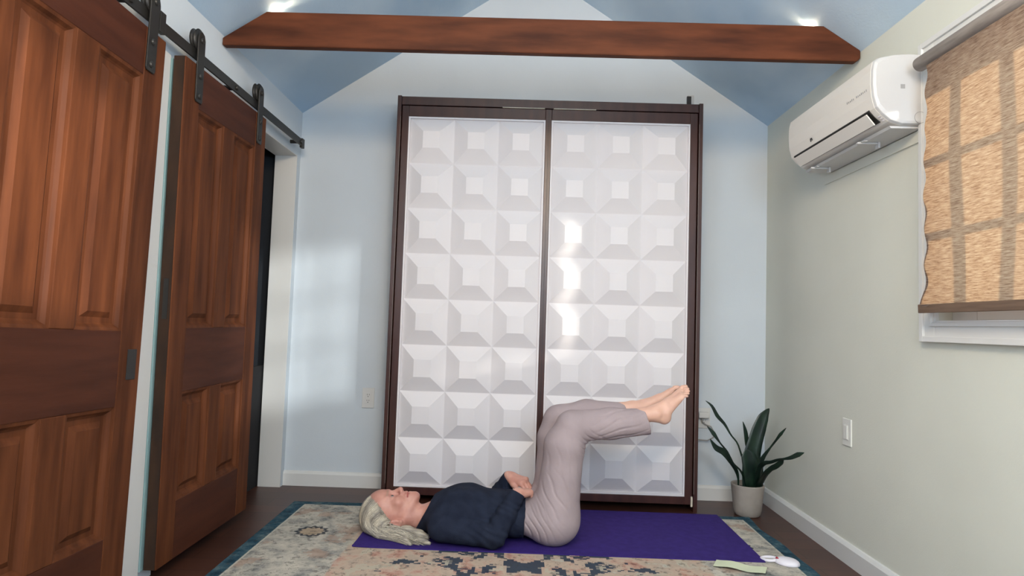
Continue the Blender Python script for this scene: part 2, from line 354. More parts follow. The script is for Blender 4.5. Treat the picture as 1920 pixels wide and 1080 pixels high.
# jamb lining and doorway post
struct('trim_1', MB().box((XL-T, OY1-.004, 0), (XL+.002, OY1+.002, OZ)).box((XL-T, 2.45, OZ-.004), (XL, OY1, OZ+.002)), M['trim'], bevel=.001)
struct('trim_2', MB().box((XL, 2.15, .0), (XL+.016, 2.331, 1.965)).box((XL+.016, 2.22, .09), (XL+.022, 2.228, 1.955)), M['trim'], bevel=.003)
tg = thing('glass_panel', (XL+.02, 2.36, 0), 'narrow pale teal glass edge seen in the gap between the two barn doors', 'glass panel')
obj('pane', MB().box((XL+.003, 2.332, .05), (XL+.02, 2.40, 1.955)), M['teal'], tg, bevel=.002)
# ---- window_1 casing, sash, glass
def window(idx, Wd, muntY, muntZ, dimmed=False):
    y0, y1, z0, z1 = Wd
    root = thing('window_%d' % idx, (XR, (y0+y1)/2, z0), 'white cased window in the right wall', None, kind='structure')
    c = MB(); cw = .075
    for (a0, a1, b0, b1) in ((y0-cw, y0, z0-cw, z1+cw), (y1, y1+cw, z0-cw, z1+cw), (y0, y1, z0-cw, z0), (y0, y1, z1, z1+cw)):
        c.box((XR-.016, a0, b0), (XR+.001, a1, b1))
    obj('window_casing', c, M['trim'], root, bevel=.003)
    c = MB(); o = .075
    for (a0, a1, b0, b1) in ((y0-o, y0-o+.02, z0-o, z1+o), (y1+o-.02, y1+o, z0-o, z1+o), (y0-o+.0202, y1+o-.0202, z0-o, z0-o+.02), (y0-o+.0202, y1+o-.0202, z1+o-.02, z1+o),
                             (y0-.02, y0-.008, z0-.02, z1+.02), (y1+.008, y1+.02, z0-.02, z1+.02), (y0-.0078, y1+.0078, z0-.02, z0-.008), (y0-.0078, y1+.0078, z1+.008, z1+.02)):
        c.box((XR-.024, a0, b0), (XR-.012, a1, b1))
    obj('casing_bead', c, M['trim'], root, bevel=.0015)
    s = MB(); a, b = XR+.045, XR+.085
    e0, e1, f0, f1 = y0+.001, y1-.001, z0+.001, z1-.001
    sw = .12 if idx == 1 else .03; tp = .14 if idx == 1 else .03
    s.box((a, e0, f0), (b, e0+.03, f1)).box((a, e1-sw, f0), (b, e1, f1)).box((a, e0+.03, f0), (b, e1-sw, f0+.035)).box((a, e0+.03, f1-tp), (b, e1-sw, f1))
    obj('sash', s, M['trim'], root, bevel=.003)
    mu = MB()
    for y in muntY: mu.box((a+.008, y-.012, f0+.035), (b-.008, y+.012, f1-.03))
    for z in muntZ: mu.box((a+.008, e0+.03, z-.012), (b-.008, e1-sw, z+.012))
    if mu.v: obj('muntin', mu, M['trim'], root)
    obj('pane', MB().box((a+.018, e0+.02, f0+.02), (a+.022, e1-.02, f1-.02)), M['glass'], root)
    if dimmed: obj('sun_dim_sheet', MB().add([(XR+.11, e0, f0), (XR+.11, e1, f0), (XR+.11, e1, f1), (XR+.11, e0, f1)], [(0, 1, 2, 3)]), M['dimmer'], root)  # unseen sheet put in to dim the sun patch
window(1, W1, (1.872, 1.665, 1.458), (1.36, 1.615))
window(2, W2, (.42, .70), (1.36, 1.66), True)
# ---- unseen windows; the left and gable ones are added for fill light
rt = thing('window_5', (XL, -.1, 1.2), 'added white framed window in the left wall, unseen beside the viewer', None, kind='structure')
obj('sash', MB().box((XL-.10, -.6, 1.2), (XL-.06, -.56, 2.0)).box((XL-.10, .36, 1.2), (XL-.06, .4, 2.0)).box((XL-.10, -.56, 1.2), (XL-.06, .36, 1.24)).box((XL-.10, -.56, 1.96), (XL-.06, .36, 2.0)), M['trim'], rt)
for i, (x0, x1, z0, z1) in enumerate(((.17, 1.27, 1.38, 2.18), (-.42, .52, 2.36, 2.84))):
    root = thing('window_%d' % (i+3), ((x0+x1)/2, YF, z0), 'unseen white framed window in the rear wall behind the viewer', None, kind='structure')
    s = MB(); a, b = YF-.09, YF-.05
    s.box((x0, a, z0), (x0+.05, b, z1)).box((x1-.05, a, z0), (x1, b, z1)).box((x0, a, z0), (x1, b, z0+.05)).box((x0, a, z1-.05), (x1, b, z1)).box(((x0+x1)/2-.03, a, z0), ((x0+x1)/2+.03, b, z1))
    obj('sash', s, M['trim'], root, bevel=.003)
# ================================================================== THINGS
# ---- tie beam with two small uplights
BY = 2.74
tip = [(-1.361, 2.188), (-1.361, 2.222), (-1.170, 2.346), (1.299, 2.346), (1.461, 2.240), (1.461, 2.205), (1.445, 2.190)]
obj('ceiling_beam', MB().prism(tip, 1, BY, BY+.04), M['beam'], label='dark brown wooden tie beam spanning the room under the blue vaulted ceiling', cat='beam', bevel=.006, origin=(.05, BY+.02, 2.19))
for i, (x, lb, s) in enumerate(((-1.135, 'small warm uplight glowing on the left end of the wooden ceiling beam', 1), (1.262, 'small warm uplight glowing on the right end of the wooden ceiling beam', -1))):
    t = thing('uplight', (x, BY+.055, 2.346), lb, 'light', 'uplights on the ceiling beam')
    obj('housing', MB().box((x-.03, BY+.02, 2.346), (x+.03, BY+.08, 2.352)), M['iron'], t, bevel=.001)
    obj('lens', MB().lathe([(0, 2.358), (.014, 2.358), (.016, 2.352), (0, 2.352)], (x, BY+.05, 0), 20), M['led'], t)
    l = bpy.data.lights.new('uplight_lamp', 'SPOT'); l.energy = 1.5; l.color = (1, .74, .45); l.spot_size = math.radians(55); l.spot_blend = .9; l.shadow_soft_size = .01
    lo = bpy.data.objects.new('uplight_lamp', l); col.objects.link(lo); lo.parent = t; lo.location = (0, 0, .016)
    lo.rotation_euler = Vector((s*.80, .12, .60)).to_track_quat('-Z', 'Y').to_euler()

# ---- foldaway bed cabinet
CL, CR, CY, CH = -.7268, .9953, 3.5256, 2.262
t = thing('wall_bed_cabinet', ((CL+CR)/2, 3.65, 0), 'tall dark brown foldaway bed cabinet with white pyramid relief doors on the back wall', 'cabinet')
for (a, b) in ((CL, CL+.022), (CR-.022, CR)):
    obj('side_panel', MB().box((a, CY-.012, 0), (b, YB-.018, CH)), M['cab'], t, bevel=.002)
obj('top_fascia', MB().box((CL+.0225, CY-.003, 2.212), (CR-.0225, CY+.02, CH-.002)).box((CL+.0225, CY+.02, CH-.03), (CR-.0225, YB-.018, CH-.002)), M['cab'], t, bevel=.002)
obj('back_board', MB().box((CL+.0225, YB-.035, .02), (CR-.0225, YB-.02, CH-.03)), M['cab'], t)
f = MB(); fx0, fx1, fz0, fz1 = CL+.026, CR-.026, .04, 2.208
px = ((-.662, .112), (.147, .928)); pz = (.083, 2.146)
a, b = CY, CY+.03
f.box((fx0, a, fz0), (px[0][0], b, fz1)).box((px[0][1], a, fz0), (px[1][0], b, fz1)).box((px[1][1], a, fz0), (fx1, b, fz1))
f.box((px[0][0], a, fz0), (px[0][1], b, pz[0])).box((px[1][0], a, fz0), (px[1][1], b, pz[0])).box((px[0][0], a, pz[1]), (px[0][1], b, fz1)).box((px[1][0], a, pz[1]), (px[1][1], b, fz1))
obj('front_frame', f, M['cab'], t, bevel=.0025)
obj('centre_groove', MB().box((.1285, CY-.0012, fz0+.002), (.1305, CY+.002, fz1-.002)), M['black'], t)
for (x0, x1) in px:
    r = MB(); e = .009; dp = .042; yb_ = CY+.016
    cw_, chh = (x1-x0-2*e)/3, (pz[1]-pz[0]-2*e)/8
    for i in range(3):
        for j in range(8):
            ax_, az = x0+e+i*cw_, pz[0]+e+j*chh; bx_, bz = ax_+cw_, az+chh; q = .315; s_ = .0015
            o4 = [(ax_+s_, yb_, az+s_), (bx_-s_, yb_, az+s_), (bx_-s_, yb_, bz-s_), (ax_+s_, yb_, bz-s_)]
            i4 = [(ax_+cw_*q, yb_-dp, az+chh*q), (bx_-cw_*q, yb_-dp, az+chh*q), (bx_-cw_*q, yb_-dp, bz-chh*q), (ax_+cw_*q, yb_-dp, bz-chh*q)]
            r.add(o4+i4, [(4, 5, 6, 7), (0, 1, 5, 4), (1, 2, 6, 5), (2, 3, 7, 6), (3, 0, 4, 7)])
    r.box((x0, yb_+.0005, pz[0]), (x1, yb_+.012, pz[1]))
    pn = obj('relief_panel', r, M['panel'], t)
    fr = MB().box((x0, CY+.002, pz[0]), (x0+e, yb_+.004, pz[1])).box((x1-e, CY+.002, pz[0]), (x1, yb_+.004, pz[1])).box((x0+e, CY+.002, pz[0]), (x1-e, yb_+.004, pz[0]+e)).box((x0+e, CY+.002, pz[1]-e), (x1-e, yb_+.004, pz[1]))
    obj('panel_border', fr, M['panel'], pn)
for (x0, x1) in ((-.133, .106), (.156, .395)):
    obj('handle', MB().box((x0, CY-.009, 2.2085), (x1, CY+.004, 2.2115)), M['chrome'], t)
for (x0, x1) in ((CL+.0185, CL+.0225), (CR-.0225, CR-.0185)):
    obj('edge_strip', MB().box((x0, CY-.0135, .1), (x1, CY-.0118, CH-.12)), M['strip'], t)
obj('hinge_bracket', MB().box((CR-.034, CY-.006, .03), (CR-.024, CY+.004, .085)), M['chrome'], t, bevel=.001)
# ---- small device on top of the cabinet
t = thing('wall_sensor', (.935, 3.60, CH), 'small white and black device standing on the right end of the dark cabinet top', 'device')
obj('body', MB().box((.925, 3.585, CH), (.962, 3.62, CH+.073)), M['acs'], t, bevel=.003)
obj('front_cover', MB().box((.919, 3.574, CH), (.943, 3.5845, CH+.062)), M['black'], t, bevel=.001)

# ---- barn doors
def barn_door(y0, y1, label, tilt=0, straps=(.10, .68)):
    z0, z1 = .055, 1.968; XB, XF = -1.338, -1.293
    t = thing('barn_door', (XB+.0225, (y0+y1)/2, z0), label, 'door', 'panelled barn doors on the black rail')
    W = y1-y0; st = .115; mul = .10
    zl, zm0, zm1, zt = .275, .69, .935, 1.80
    ym = (y0+y1)/2
    g = MB().box((XB+.002, y0+.001, z0), (XF, y0+st, z1)).box((XB+.002, y1-st, z0), (XF, y1-.001, z1)).box((XB+.004, ym-mul/2, zl), (XF-.001, ym+mul/2, zm0)).box((XB+.004, ym-mul/2, zm1), (XF-.001, ym+mul/2, zt))
    obj('stile', g, M['door_v'], t, bevel=.003)
    for (a, b, nm) in ((z0, zl, 'bottom_rail'), (zm0, zm1, 'lock_rail'), (zt, z1, 'top_rail')):
        obj(nm, MB().box((XB+.003, y0+st, a), (XF-.0015, y1-st, b)), M['door_h'], t, bevel=.002)
    for (a, b) in ((zl, zm0), (zm1, zt)):
        for (p, q) in ((y0+st, ym-mul/2), (ym+mul/2, y1-st)):
            r = MB(); xi = XF-.020; mo = .022
            # moulding slope, flat and raised field
            L_ = [(0, XF-.003), (.010, XF-.006), (.018, XF-.016), (.024, xi), (.040, xi), (.058, XF-.008), (.0585, XF-.008)]
            rings = [[(x, p+d, a+d), (x, q-d, a+d), (x, q-d, b-d), (x, p+d, b-d)] for d, x in L_]
            vs = [v for rg in rings for v in rg]; fs = []
            for k in range(len(L_)-1):
                for n_ in range(4): fs.append((k*4+n_, k*4+(n_+1) % 4, (k+1)*4+(n_+1) % 4, (k+1)*4+n_))
            fs.append(tuple((len(L_)-1)*4+n_ for n_ in range(4))); r.add(vs, fs)
            r.box((XB+.010, p, a), (XB+.016, q, b))
            obj('panel', r, M['door_v'], t)
    # bare dark leading edge
    obj('edge', MB().box((XB+.001, y0-.0008, z0+.002), (XF-.004, y0+.0012, z1-.002)), M['door_edge'], t, label='dark bare edge of the door')
    for s in straps:
        y = y0+s
        h = MB().prism([(y-.026, 1.828), (y-.02, 1.820), (y+.02, 1.820), (y+.026, 1.828), (y+.026, 2.075), (y+.018, 2.095), (y, 2.103), (y-.018, 2.095), (y-.026, 2.075)], 0, XF+.001, XF+.007)
        hs = obj('hanger_strap', h, M['iron'], t, bevel=.0015)
        obj('wheel', MB().lathe([(0, -.011), (.020, -.011), (.046, -.009), (.040, -.003), (.040, .003), (.046, .009), (.020, .011), (0, .011)], (XF-.013, y, 2.068), 32, 0), M['iron'], hs, smooth=True)
        for z in (1.845, 1.925, 2.068):
            obj('bolt', MB().lathe([(0, XF+.0145), (.008, XF+.0135), (.012, XF+.009), (.012, XF+.0065), (0, XF+.0065)], (0, y, z), 14, 0), M['iron'], hs)
    if tilt:
        t.rotation_euler.x = tilt
    return t
d1 = barn_door(2.345, 3.112, 'reddish wooden panelled sliding door, the far one beside the back corner doorway', .006)
d2 = barn_door(1.375, 2.145, 'reddish wooden panelled sliding door, the near one at the left edge of the room', -.030)
obj('lock_plate', MB().box((-1.325, 2.3430, .97), (-1.306, 2.3445, 1.12)), M['iron'], d1)
obj('latch_plate', MB().box((-1.2945, 2.07, .775), (-1.2905, 2.118, .875)), M['iron'], d2, bevel=.001)
# ---- rail
t = thing('sliding_door_rail', (-1.307, 2.5, 2.0), 'long black flat iron rail on the left wall carrying both barn doors', 'rail')
obj('bar', MB().box((-1.310, .9, 1.988), (-1.302, 3.672, 2.028)), M['iron'], t, bevel=.001)
for y in (1.2, 2.0, 2.78, 3.62):
    obj('standoff', MB().lathe([(0, XL), (.011, XL), (.011, -1.299), (.009, -1.294), (0, -1.294)], (0, y, 2.008), 16, 0), M['iron'], t)
for y in (2.185, 3.655):
    obj('door_stop', MB().box((-1.3155, y-.02, 1.980), (-1.2975, y+.015, 2.034 if y > 3 else 2.055)), M['iron'], t, bevel=.002)

# ---- wall air conditioner
t = thing('air_conditioner', (XR, 2.66, 1.765), 'white wall mounted air conditioner with its louvre open beside the shaded window', 'air conditioner')
A0, A1 = 2.295, 3.035
prof = [(XR-.001, 1.766), (XR-.001, 2.028), (1.40, 2.030), (1.345, 2.026), (1.292, 2.014), (1.272, 2.000), (1.266, 1.965), (1.265, 1.913), (1.269, 1.868), (1.280, 1.826), (1.300, 1.803), (1.330, 1.778), (1.372, 1.765)]
def scaled(pr, k, cx=1.365, cz=1.90): return [(cx+(x-cx)*k, cz+(z-cz)*k) for x, z in pr]
g = MB()
def loft(g, sections):   # sections: list of (y, poly)
    n = len(sections[0][1]); vs = [(x, y, z) for y, pl in sections for x, z in pl]; fs = []
    for i in range(len(sections)-1):
        for k in range(n): fs.append((i*n+k, i*n+(k+1) % n, (i+1)*n+(k+1) % n, (i+1)*n+k))
    fs.append(tuple(range(n))); fs.append(tuple((len(sections)-1)*n+k for k in range(n)))
    g.add(vs, fs)
def shrink(pr, d):
    return [(x if x > XR-.01 else x+d, z+(d if z < 1.85 else -d if z > 1.99 else 0)) for x, z in pr]
loft(g, [(A0+.012, prof), (A1-.02, prof), (A1-.006, shrink(prof, .004)), (A1, shrink(prof, .014))])
obj('body', g, M['acw'], t, bevel=.003, seg=3)
g = MB(); loft(g, [(A0-.004, shrink(prof, .012)), (A0, shrink(prof, .003)), (A0+.0115, prof)]); obj('side_cap', g, M['acs'], t, bevel=.002)
g = MB().lathe([(.020, -.0012), (.0215, -.0012), (.0215, .002), (.020, .002)], (1.437, A0-.004, 1.790), 30, 1); obj('pipe_knockout', g, M['grey'], t)
obj('sticker', MB().box((1.366, A0-.0048, 1.896), (1.382, A0-.0038, 1.912)), M['grey'], t)
# outlet slot and louvre along the lower front
def on_front(y, z):      # x of the lower sloped face
    return 1.300 + (1.803-z)*(.030/.025)
obj('outlet_slot', MB().prism([(1.2785, 1.829), (1.2755, 1.824), (1.319, 1.783), (1.326, 1.790), (1.30, 1.82)], 1, A0+.045, A1-.05), M['acdark'], t)
obj('louvre', MB().prism([(1.2760, 1.8165), (1.2720, 1.8145), (1.303, 1.7755), (1.308, 1.7775)], 1, A0+.055, A1-.06), M['acw'], t, bevel=.001)
obj('bottom_tray', MB().prism([(1.338, 1.764), (1.372, 1.7645), (1.455, 1.765), (1.455, 1.757), (1.345, 1.755)], 1, A0+.02, A1-.03), M['acs'], t, bevel=.001)
for y in (2.50, 2.90):
    br = MB().box((1.318, y-.006, 1.748), (1.40, y+.006, 1.7555)).box((1.396, y-.012, 1.732), (1.404, y+.012, 1.756)).box((1.33, y-.03, 1.7515), (1.345, y+.03, 1.7555))
    obj('louvre_arm', br, M['acs'], t, bevel=.0015)
for k in range(3): obj('indicator', MB().box((1.303+.008*k, A0+.02, 1.798-.0068*k), (1.308+.008*k, A0+.032, 1.801-.0068*k)), M['whitep'], t)
g = MB()   # small dark monogram on the front
g.box((1.2655, 2.795, 1.843), (1.2675, 2.800, 1.857)).box((1.2655, 2.785, 1.852), (1.2675, 2.795, 1.857)).box((1.2655, 2.783, 1.846), (1.2675, 2.787, 1.855))
g2 = MB()
for v in g.v: g2.v.append((v[0]+.0045 if v[2] < 1.85 else v[0]+.002, v[1], v[2]))
g2.f = g.f
obj('maker_mark', g2, M['iron'], t)
g = MB()
for k in range(13):
    if k == 5: continue
    y = 2.475-.0115*k; g.box((1.2645, y-.004, 1.898), (1.2665, y, 1.904 if k % 3 else 1.906))
obj('maker_text', g, M['grey'], t)
obj('wall_band', MB().box((XR-.008, A0+.0, 1.712), (XR, A1+.03, 1.755)), M['wall_r'], t, bevel=.001)  # thin raised band in wall paint below the unit

# ---- roller shade
t = thing('roller_shade', (1.40, 1.75, 1.98), 'tan woven roller shade glowing with sunlight over the right window', 'window shade')
obj('roller', MB().tube([(1.400, 2.240, 1.962), (1.400, 2.233, 1.962), (1.400, 1.08, 1.962)], [.02, .026, .026], 24), M['roller'], t, smooth=True)
obj('headrail_bracket', MB().box((1.405, 2.224, 1.955), (XR-.025, 2.230, 1.985)), M['roller'], t)
vs, fs = [], []; ny, nz = 60, 60; Z0, Z1 = 1.095, 1.955
def edge_y(z): return 2.186 + .0022*math.sin(z*52) + .002*math.sin(z*31+1) + .034*max(0, (1.21-z)/.115)**2 - .006*math.exp(-((z-1.32)/.14)**2)
def shx(y, z):
    k = (Z1-z)/(Z1-Z0); return 1.392 + k*.004*math.sin(y*19+1) + .007*math.sin(k*PI)*math.sin(y*9+z*3) - .002*k
for i in range(ny+1):
    for j in range(nz+1):
        z = Z0+(Z1-Z0)*j/nz; u_ = i/ny
        edge = edge_y(z)
        y = 1.10 + (edge-1.10)*u_
        vs.append((shx(y, z) - (.006*math.sin(z*52)*max(0, u_-.9)*10*.5), y, z))
for i in range(ny):
    for j in range(nz): a = i*(nz+1)+j; fs.append((a, a+1, a+nz+2, a+nz+1))
obj('cloth', MB().add(vs, fs), M['shade'], t, smooth=True)
g = MB(); zz_ = [1.10+.42*k/30 for k in range(31)]
g.add([q for z in zz_ for q in ((1.388, edge_y(z)-.012*min(1, (1.52-z)/.08), z), (1.3875, edge_y(z)+.001, z))], [(2*k, 2*k+1, 2*k+3, 2*k+2) for k in range(30)])
obj('edge_curl', g, M['hem'], t, smooth=True)  # flat dark strip standing in for the curled-back cloth edge
obj('hem_bar', MB().prism([(1.386, 1.074), (1.398, 1.074), (1.399, 1.104), (1.385, 1.104)], 1, 1.09, 2.228), M['hem'], t, bevel=.002)

# ---- wall plates
def outlet(c, axis, sgn, label, duplex, mt):
    x, y, z = c
    t = thing('electrical_outlet' if duplex else 'wall_switch', c, label, 'outlet' if duplex else 'switch')
    def bx(u0, u1, z0, z1, d0, d1):
        if axis == 1: return MB().box((x+u0, y-d1, z+z0), (x+u1, y-d0, z+z1))
        return MB().box((x-d1, y+u0, z+z0), (x-d0, y+u1, z+z1))
    obj('cover_plate', bx(-.036, .036, -.059, .059, 0, .0065), mt, t, bevel=.002)
    obj('insert', bx(-.0165, .0165, -.033, .033, .0068, .009), mt, t, bevel=.001)
    if duplex:
        for zz in (-.018, .016):
            for u in (-.007, .005): obj('slot', bx(u, u+.0022, zz, zz+.008, .0088, .0093), M['black'], t)
            obj('slot', bx(-.003, .002, zz-.009, zz-.005, .0088, .0093), M['black'], t)
    else: obj('rocker', bx(-.014, .014, -.030, .030, .009, .013), mt, t, bevel=.002)
    return t
outlet((-.883, YB, .525), 1, 1, 'white electrical outlet on the back wall left of the cabinet', True, M['plate'])
outlet((XR, 2.848, .562), 0, 1, 'white rocker switch plate low on the right wall', False, M['plateS'])
outlet((1.105, YB, .475), 1, 1, 'white electrical outlet on the back wall between the cabinet and the plant', True, M['plate'])
t = thing('power_cord', (1.105, YB-.03, .5), 'thin white power cord with a plug on the back wall behind the plant', 'cord')
obj('plug', MB().box((1.065, YB-.045, .478), (1.125, YB-.0102, .512)), M['plate'], t, bevel=.005)
P = [(1.085, YB-.03, .478), (1.09, YB-.03, .455), (1.11, YB-.028, .44), (1.14, YB-.025, .43), (1.158, YB-.025, .40), (1.155, YB-.025, .365), (1.12, YB-.025, .348), (1.06, YB-.025, .352), (1.02, YB-.03, .36)]
obj('cable', MB().tube(P, .0035, 8), M['grey'], t, smooth=True)

# ---- rug, yoga mat, paper, white case
RX0, RX1, RY0, RY1 = -1.15, 1.25, .40, 3.44
vs, fs = [], []; nx_, ny_ = 60, 76
for lay in (0, 1):
    for i in range(nx_+1):
        for j in range(ny_+1):
            x, y = RX0+(RX1-RX0)*i/nx_, RY0+(RY1-RY0)*j/ny_
            if i == nx_: x += .010*math.sin(y*7+.5)+.006*math.sin(y*17)
            if j == ny_: y += .006*math.sin(x*6)
            if i == 0: x += -.02*(y-2.4)
            vs.append((x, y, .009 if lay else .0005))
n1 = (nx_+1)*(ny_+1)
for i in range(nx_):
    for j in range(ny_):
        a = i*(ny_+1)+j; fs.append((n1+a, n1+a+ny_+1, n1+a+ny_+2, n1+a+1)); fs.append((a, a+1, a+ny_+2, a+ny_+1))
for i in range(nx_):
    for j in (0, ny_): a = i*(ny_+1)+j; fs.append((a, a+ny_+1, n1+a+ny_+1, n1+a))
for j in range(ny_):
    for i in (0, nx_): a = i*(ny_+1)+j; fs.append((a, a+1, n1+a+1, n1+a))
obj('area_rug', MB().add(vs, fs), M['rug'], label='large distressed oriental rug with cream, rust and navy pattern and teal edge', cat='rug', origin=((RX0+RX1)/2, (RY0+RY1)/2, 0))
# yoga mat outline, slightly curled corners
vs, fs = [], []; nx_, ny_ = 70, 26
MX0, MX1, MY0, MY1 = -.690, 1.082, 2.782, 3.452
for lay in (0, 1):
    for i in range(nx_+1):
        for j in range(ny_+1):
            x, y = MX0+(MX1-MX0)*i/nx_, MY0+(MY1-MY0)*j/ny_
            z = .0095 + (.0045 if lay else 0)
            c_ = max(0, 1-math.hypot(x-MX0, y-MY0)/.12); z += .004*c_*c_
            vs.append((x, y, z))
n1 = (nx_+1)*(ny_+1)
for i in range(nx_):
    for j in range(ny_):
        a = i*(ny_+1)+j; fs.append((n1+a, n1+a+ny_+1, n1+a+ny_+2, n1+a+1)); fs.append((a, a+1, a+ny_+2, a+ny_+1))
for i in range(nx_):
    for j in (0, ny_): a = i*(ny_+1)+j; fs.append((a, a+ny_+1, n1+a+ny_+1, n1+a))
for j in range(ny_):
    for i in (0, nx_): a = i*(ny_+1)+j; fs.append((a, a+1, n1+a+1, n1+a))
obj('yoga_mat', MB().add(vs, fs), M['mat'], label='purple yoga mat laid across the rug under the lying woman', cat='yoga mat', origin=((MX0+MX1)/2, (MY0+MY1)/2, .0095))
# paper strip
def quadstrip(c4, n, zf, th):
    a, b, c, d = [Vector((p[0], p[1], 0)) for p in c4]; vs, fs = [], []
    for lay in (0, 1):
        for i in range(n+1):
            t_ = i/n; top = a.lerp(b, t_); bot = d.lerp(c, t_)
            for q in (top, bot): vs.append((q.x, q.y, zf(t_)+(th if lay else 0)))
    m_ = 2*(n+1)
    for i in range(n):
        k = 2*i; fs += [(k, k+1, k+3, k+2), (m_+k, m_+k+2, m_+k+3, m_+k+1), (k, k+2, m_+k+2, m_+k), (k+1, m_+k+1, m_+k+3, k+3)]
    fs += [(0, m_, m_+1, 1), (2*n, 2*n+1, m_+2*n+1, m_+2*n)]
    return MB().add(vs, fs)
obj('paper_strip', quadstrip([(.872, 2.778), (1.056, 2.696), (1.022, 2.628), (.836, 2.706)], 14, lambda t_: .0155+.006*abs(math.sin(t_*PI*1.5))**2, .0008), M['paper'], label='pale yellow green strip of paper on the rug by the mat edge', cat='paper', origin=(.94, 2.7, .0155))
t = thing('oval_case', (1.165, 2.79, .0095), 'small white oval case with loop handle at the mat corner', 'case')
ca, sa = math.cos(-.55), math.sin(-.55)
def tr(p, c=(1.172, 2.778)): return (c[0]+p[0]*ca-p[1]*sa, c[1]+p[0]*sa+p[1]*ca, p[2])
g = MB(); n = 40; prof_ = [(1, .0095), (1.02, .014), (1.0, .019), (.92, .025), (.75, .030), (.5, .033), (.2, .0345), (.001, .035)]
vs = [tr((  .050*r*math.cos(2*PI*k/n), .039*r*math.sin(2*PI*k/n), z)) for r, z in prof_ for k in range(n)]
fs = [(i*n+k, i*n+(k+1) % n, (i+1)*n+(k+1) % n, (i+1)*n+k) for i in range(len(prof_)-1) for k in range(n)] + [tuple(range(n))]
g.add(vs, fs); obj('body', g, M['whitep'], t, smooth=True)
lp = [tr((-.046-.026+.032*math.cos(a_), .026*math.sin(a_), .015+.004*math.cos(a_))) for k, a_ in enumerate([2*PI*j/24 for j in range(25)])]
obj('loop_handle', MB().tube(lp, .0065, 10, cap=False), M['whitep'], t, smooth=True)
obj('red_mark', MB().tube([tr((-.043, .004, .0265)), tr((-.040, -.008, .0265)), tr((-.030, -.018, .028))], [.003, .006, .002], 8), M['red'], t, smooth=True)

# ---- potted plant
PC = (1.268, 3.52)
t = thing('potted_plant', (PC[0], PC[1], 0), 'dark green sword leaved plant in a pale stone pot in the right corner', 'plant')
obj('pot', MB().lathe([(0, .0), (.060, .0), (.067, .006), (.073, .03), (.0865, .158), (.0875, .163), (.086, .166), (.079, .166), (.077, .160), (.072, .125), (0, .125)], (PC[0], PC[1], 0), 48), M['pot'], t, smooth=True)
obj('soil', MB().lathe([(0, .145), (.04, .143), (.0735, .138), (.0735, .130), (0, .130)], (PC[0], PC[1], 0), 30), M['soil'], t)
def leaf(pts, wid, face=(0, -1, 0), twist=None, thick=.0022):
    # smooth centreline through pts, with width and twist along it
    pts = [Vector(p) for p in pts]; n = len(pts); N_ = 28; P_, W_, T_ = [], [], []
    for i in range(N_+1):
        u = i/N_*(n-1); k = min(int(u), n-2); f = u-k
        p0, p1, p2, p3 = pts[max(k-1, 0)], pts[k], pts[k+1], pts[min(k+2, n-1)]
        P_.append(.5*((2*p1)+(p2-p0)*f+(2*p0-5*p1+4*p2-p3)*f*f+(3*p1-p0-3*p2+p3)*f**3))
        W_.append(max(.0008, wid[k]*(1-f)+wid[k+1]*f)); tw = twist or [0]*n; T_.append(tw[k]*(1-f)+tw[k+1]*f)
    vs, fs = [], []
    for i in range(N_+1):
        d = (P_[min(i+1, N_)]-P_[max(i-1, 0)]).normalized(); F_ = Vector(face); F_ = (F_-d*F_.dot(d)).normalized(); S_ = d.cross(F_)
        a_ = T_[i]; S2 = S_*math.cos(a_)+F_*math.sin(a_); F2 = F_*math.cos(a_)-S_*math.sin(a_)
        for q, b_ in ((-1, .25), (-.5, .06), (0, 0), (.5, .06), (1, .25)):
            c_ = P_[i]+S2*W_[i]*q+F2*W_[i]*b_; vs.append(c_+F2*thick*(1-abs(q)*.7))
        for q, b_ in ((1, .25), (.5, .06), (0, 0), (-.5, .06), (-1, .25)):
            c_ = P_[i]+S2*W_[i]*q+F2*W_[i]*b_; vs.append(c_-F2*thick*(1-abs(q)*.7))
    m_ = 10
    for i in range(N_):
        for k in range(m_): fs.append((i*m_+k, i*m_+(k+1) % m_, (i+1)*m_+(k+1) % m_, (i+1)*m_+k))
    fs.append(tuple(range(m_))); fs.append(tuple(N_*m_+k for k in range(m_)))
    return MB().add(vs, fs)
def P3(x, z, y):   # point seen at (x, z) on the plane y = 3.46, moved to depth y along the sight line
    k = y/3.46; return (x*k, y, .99-(.99-z)*k)
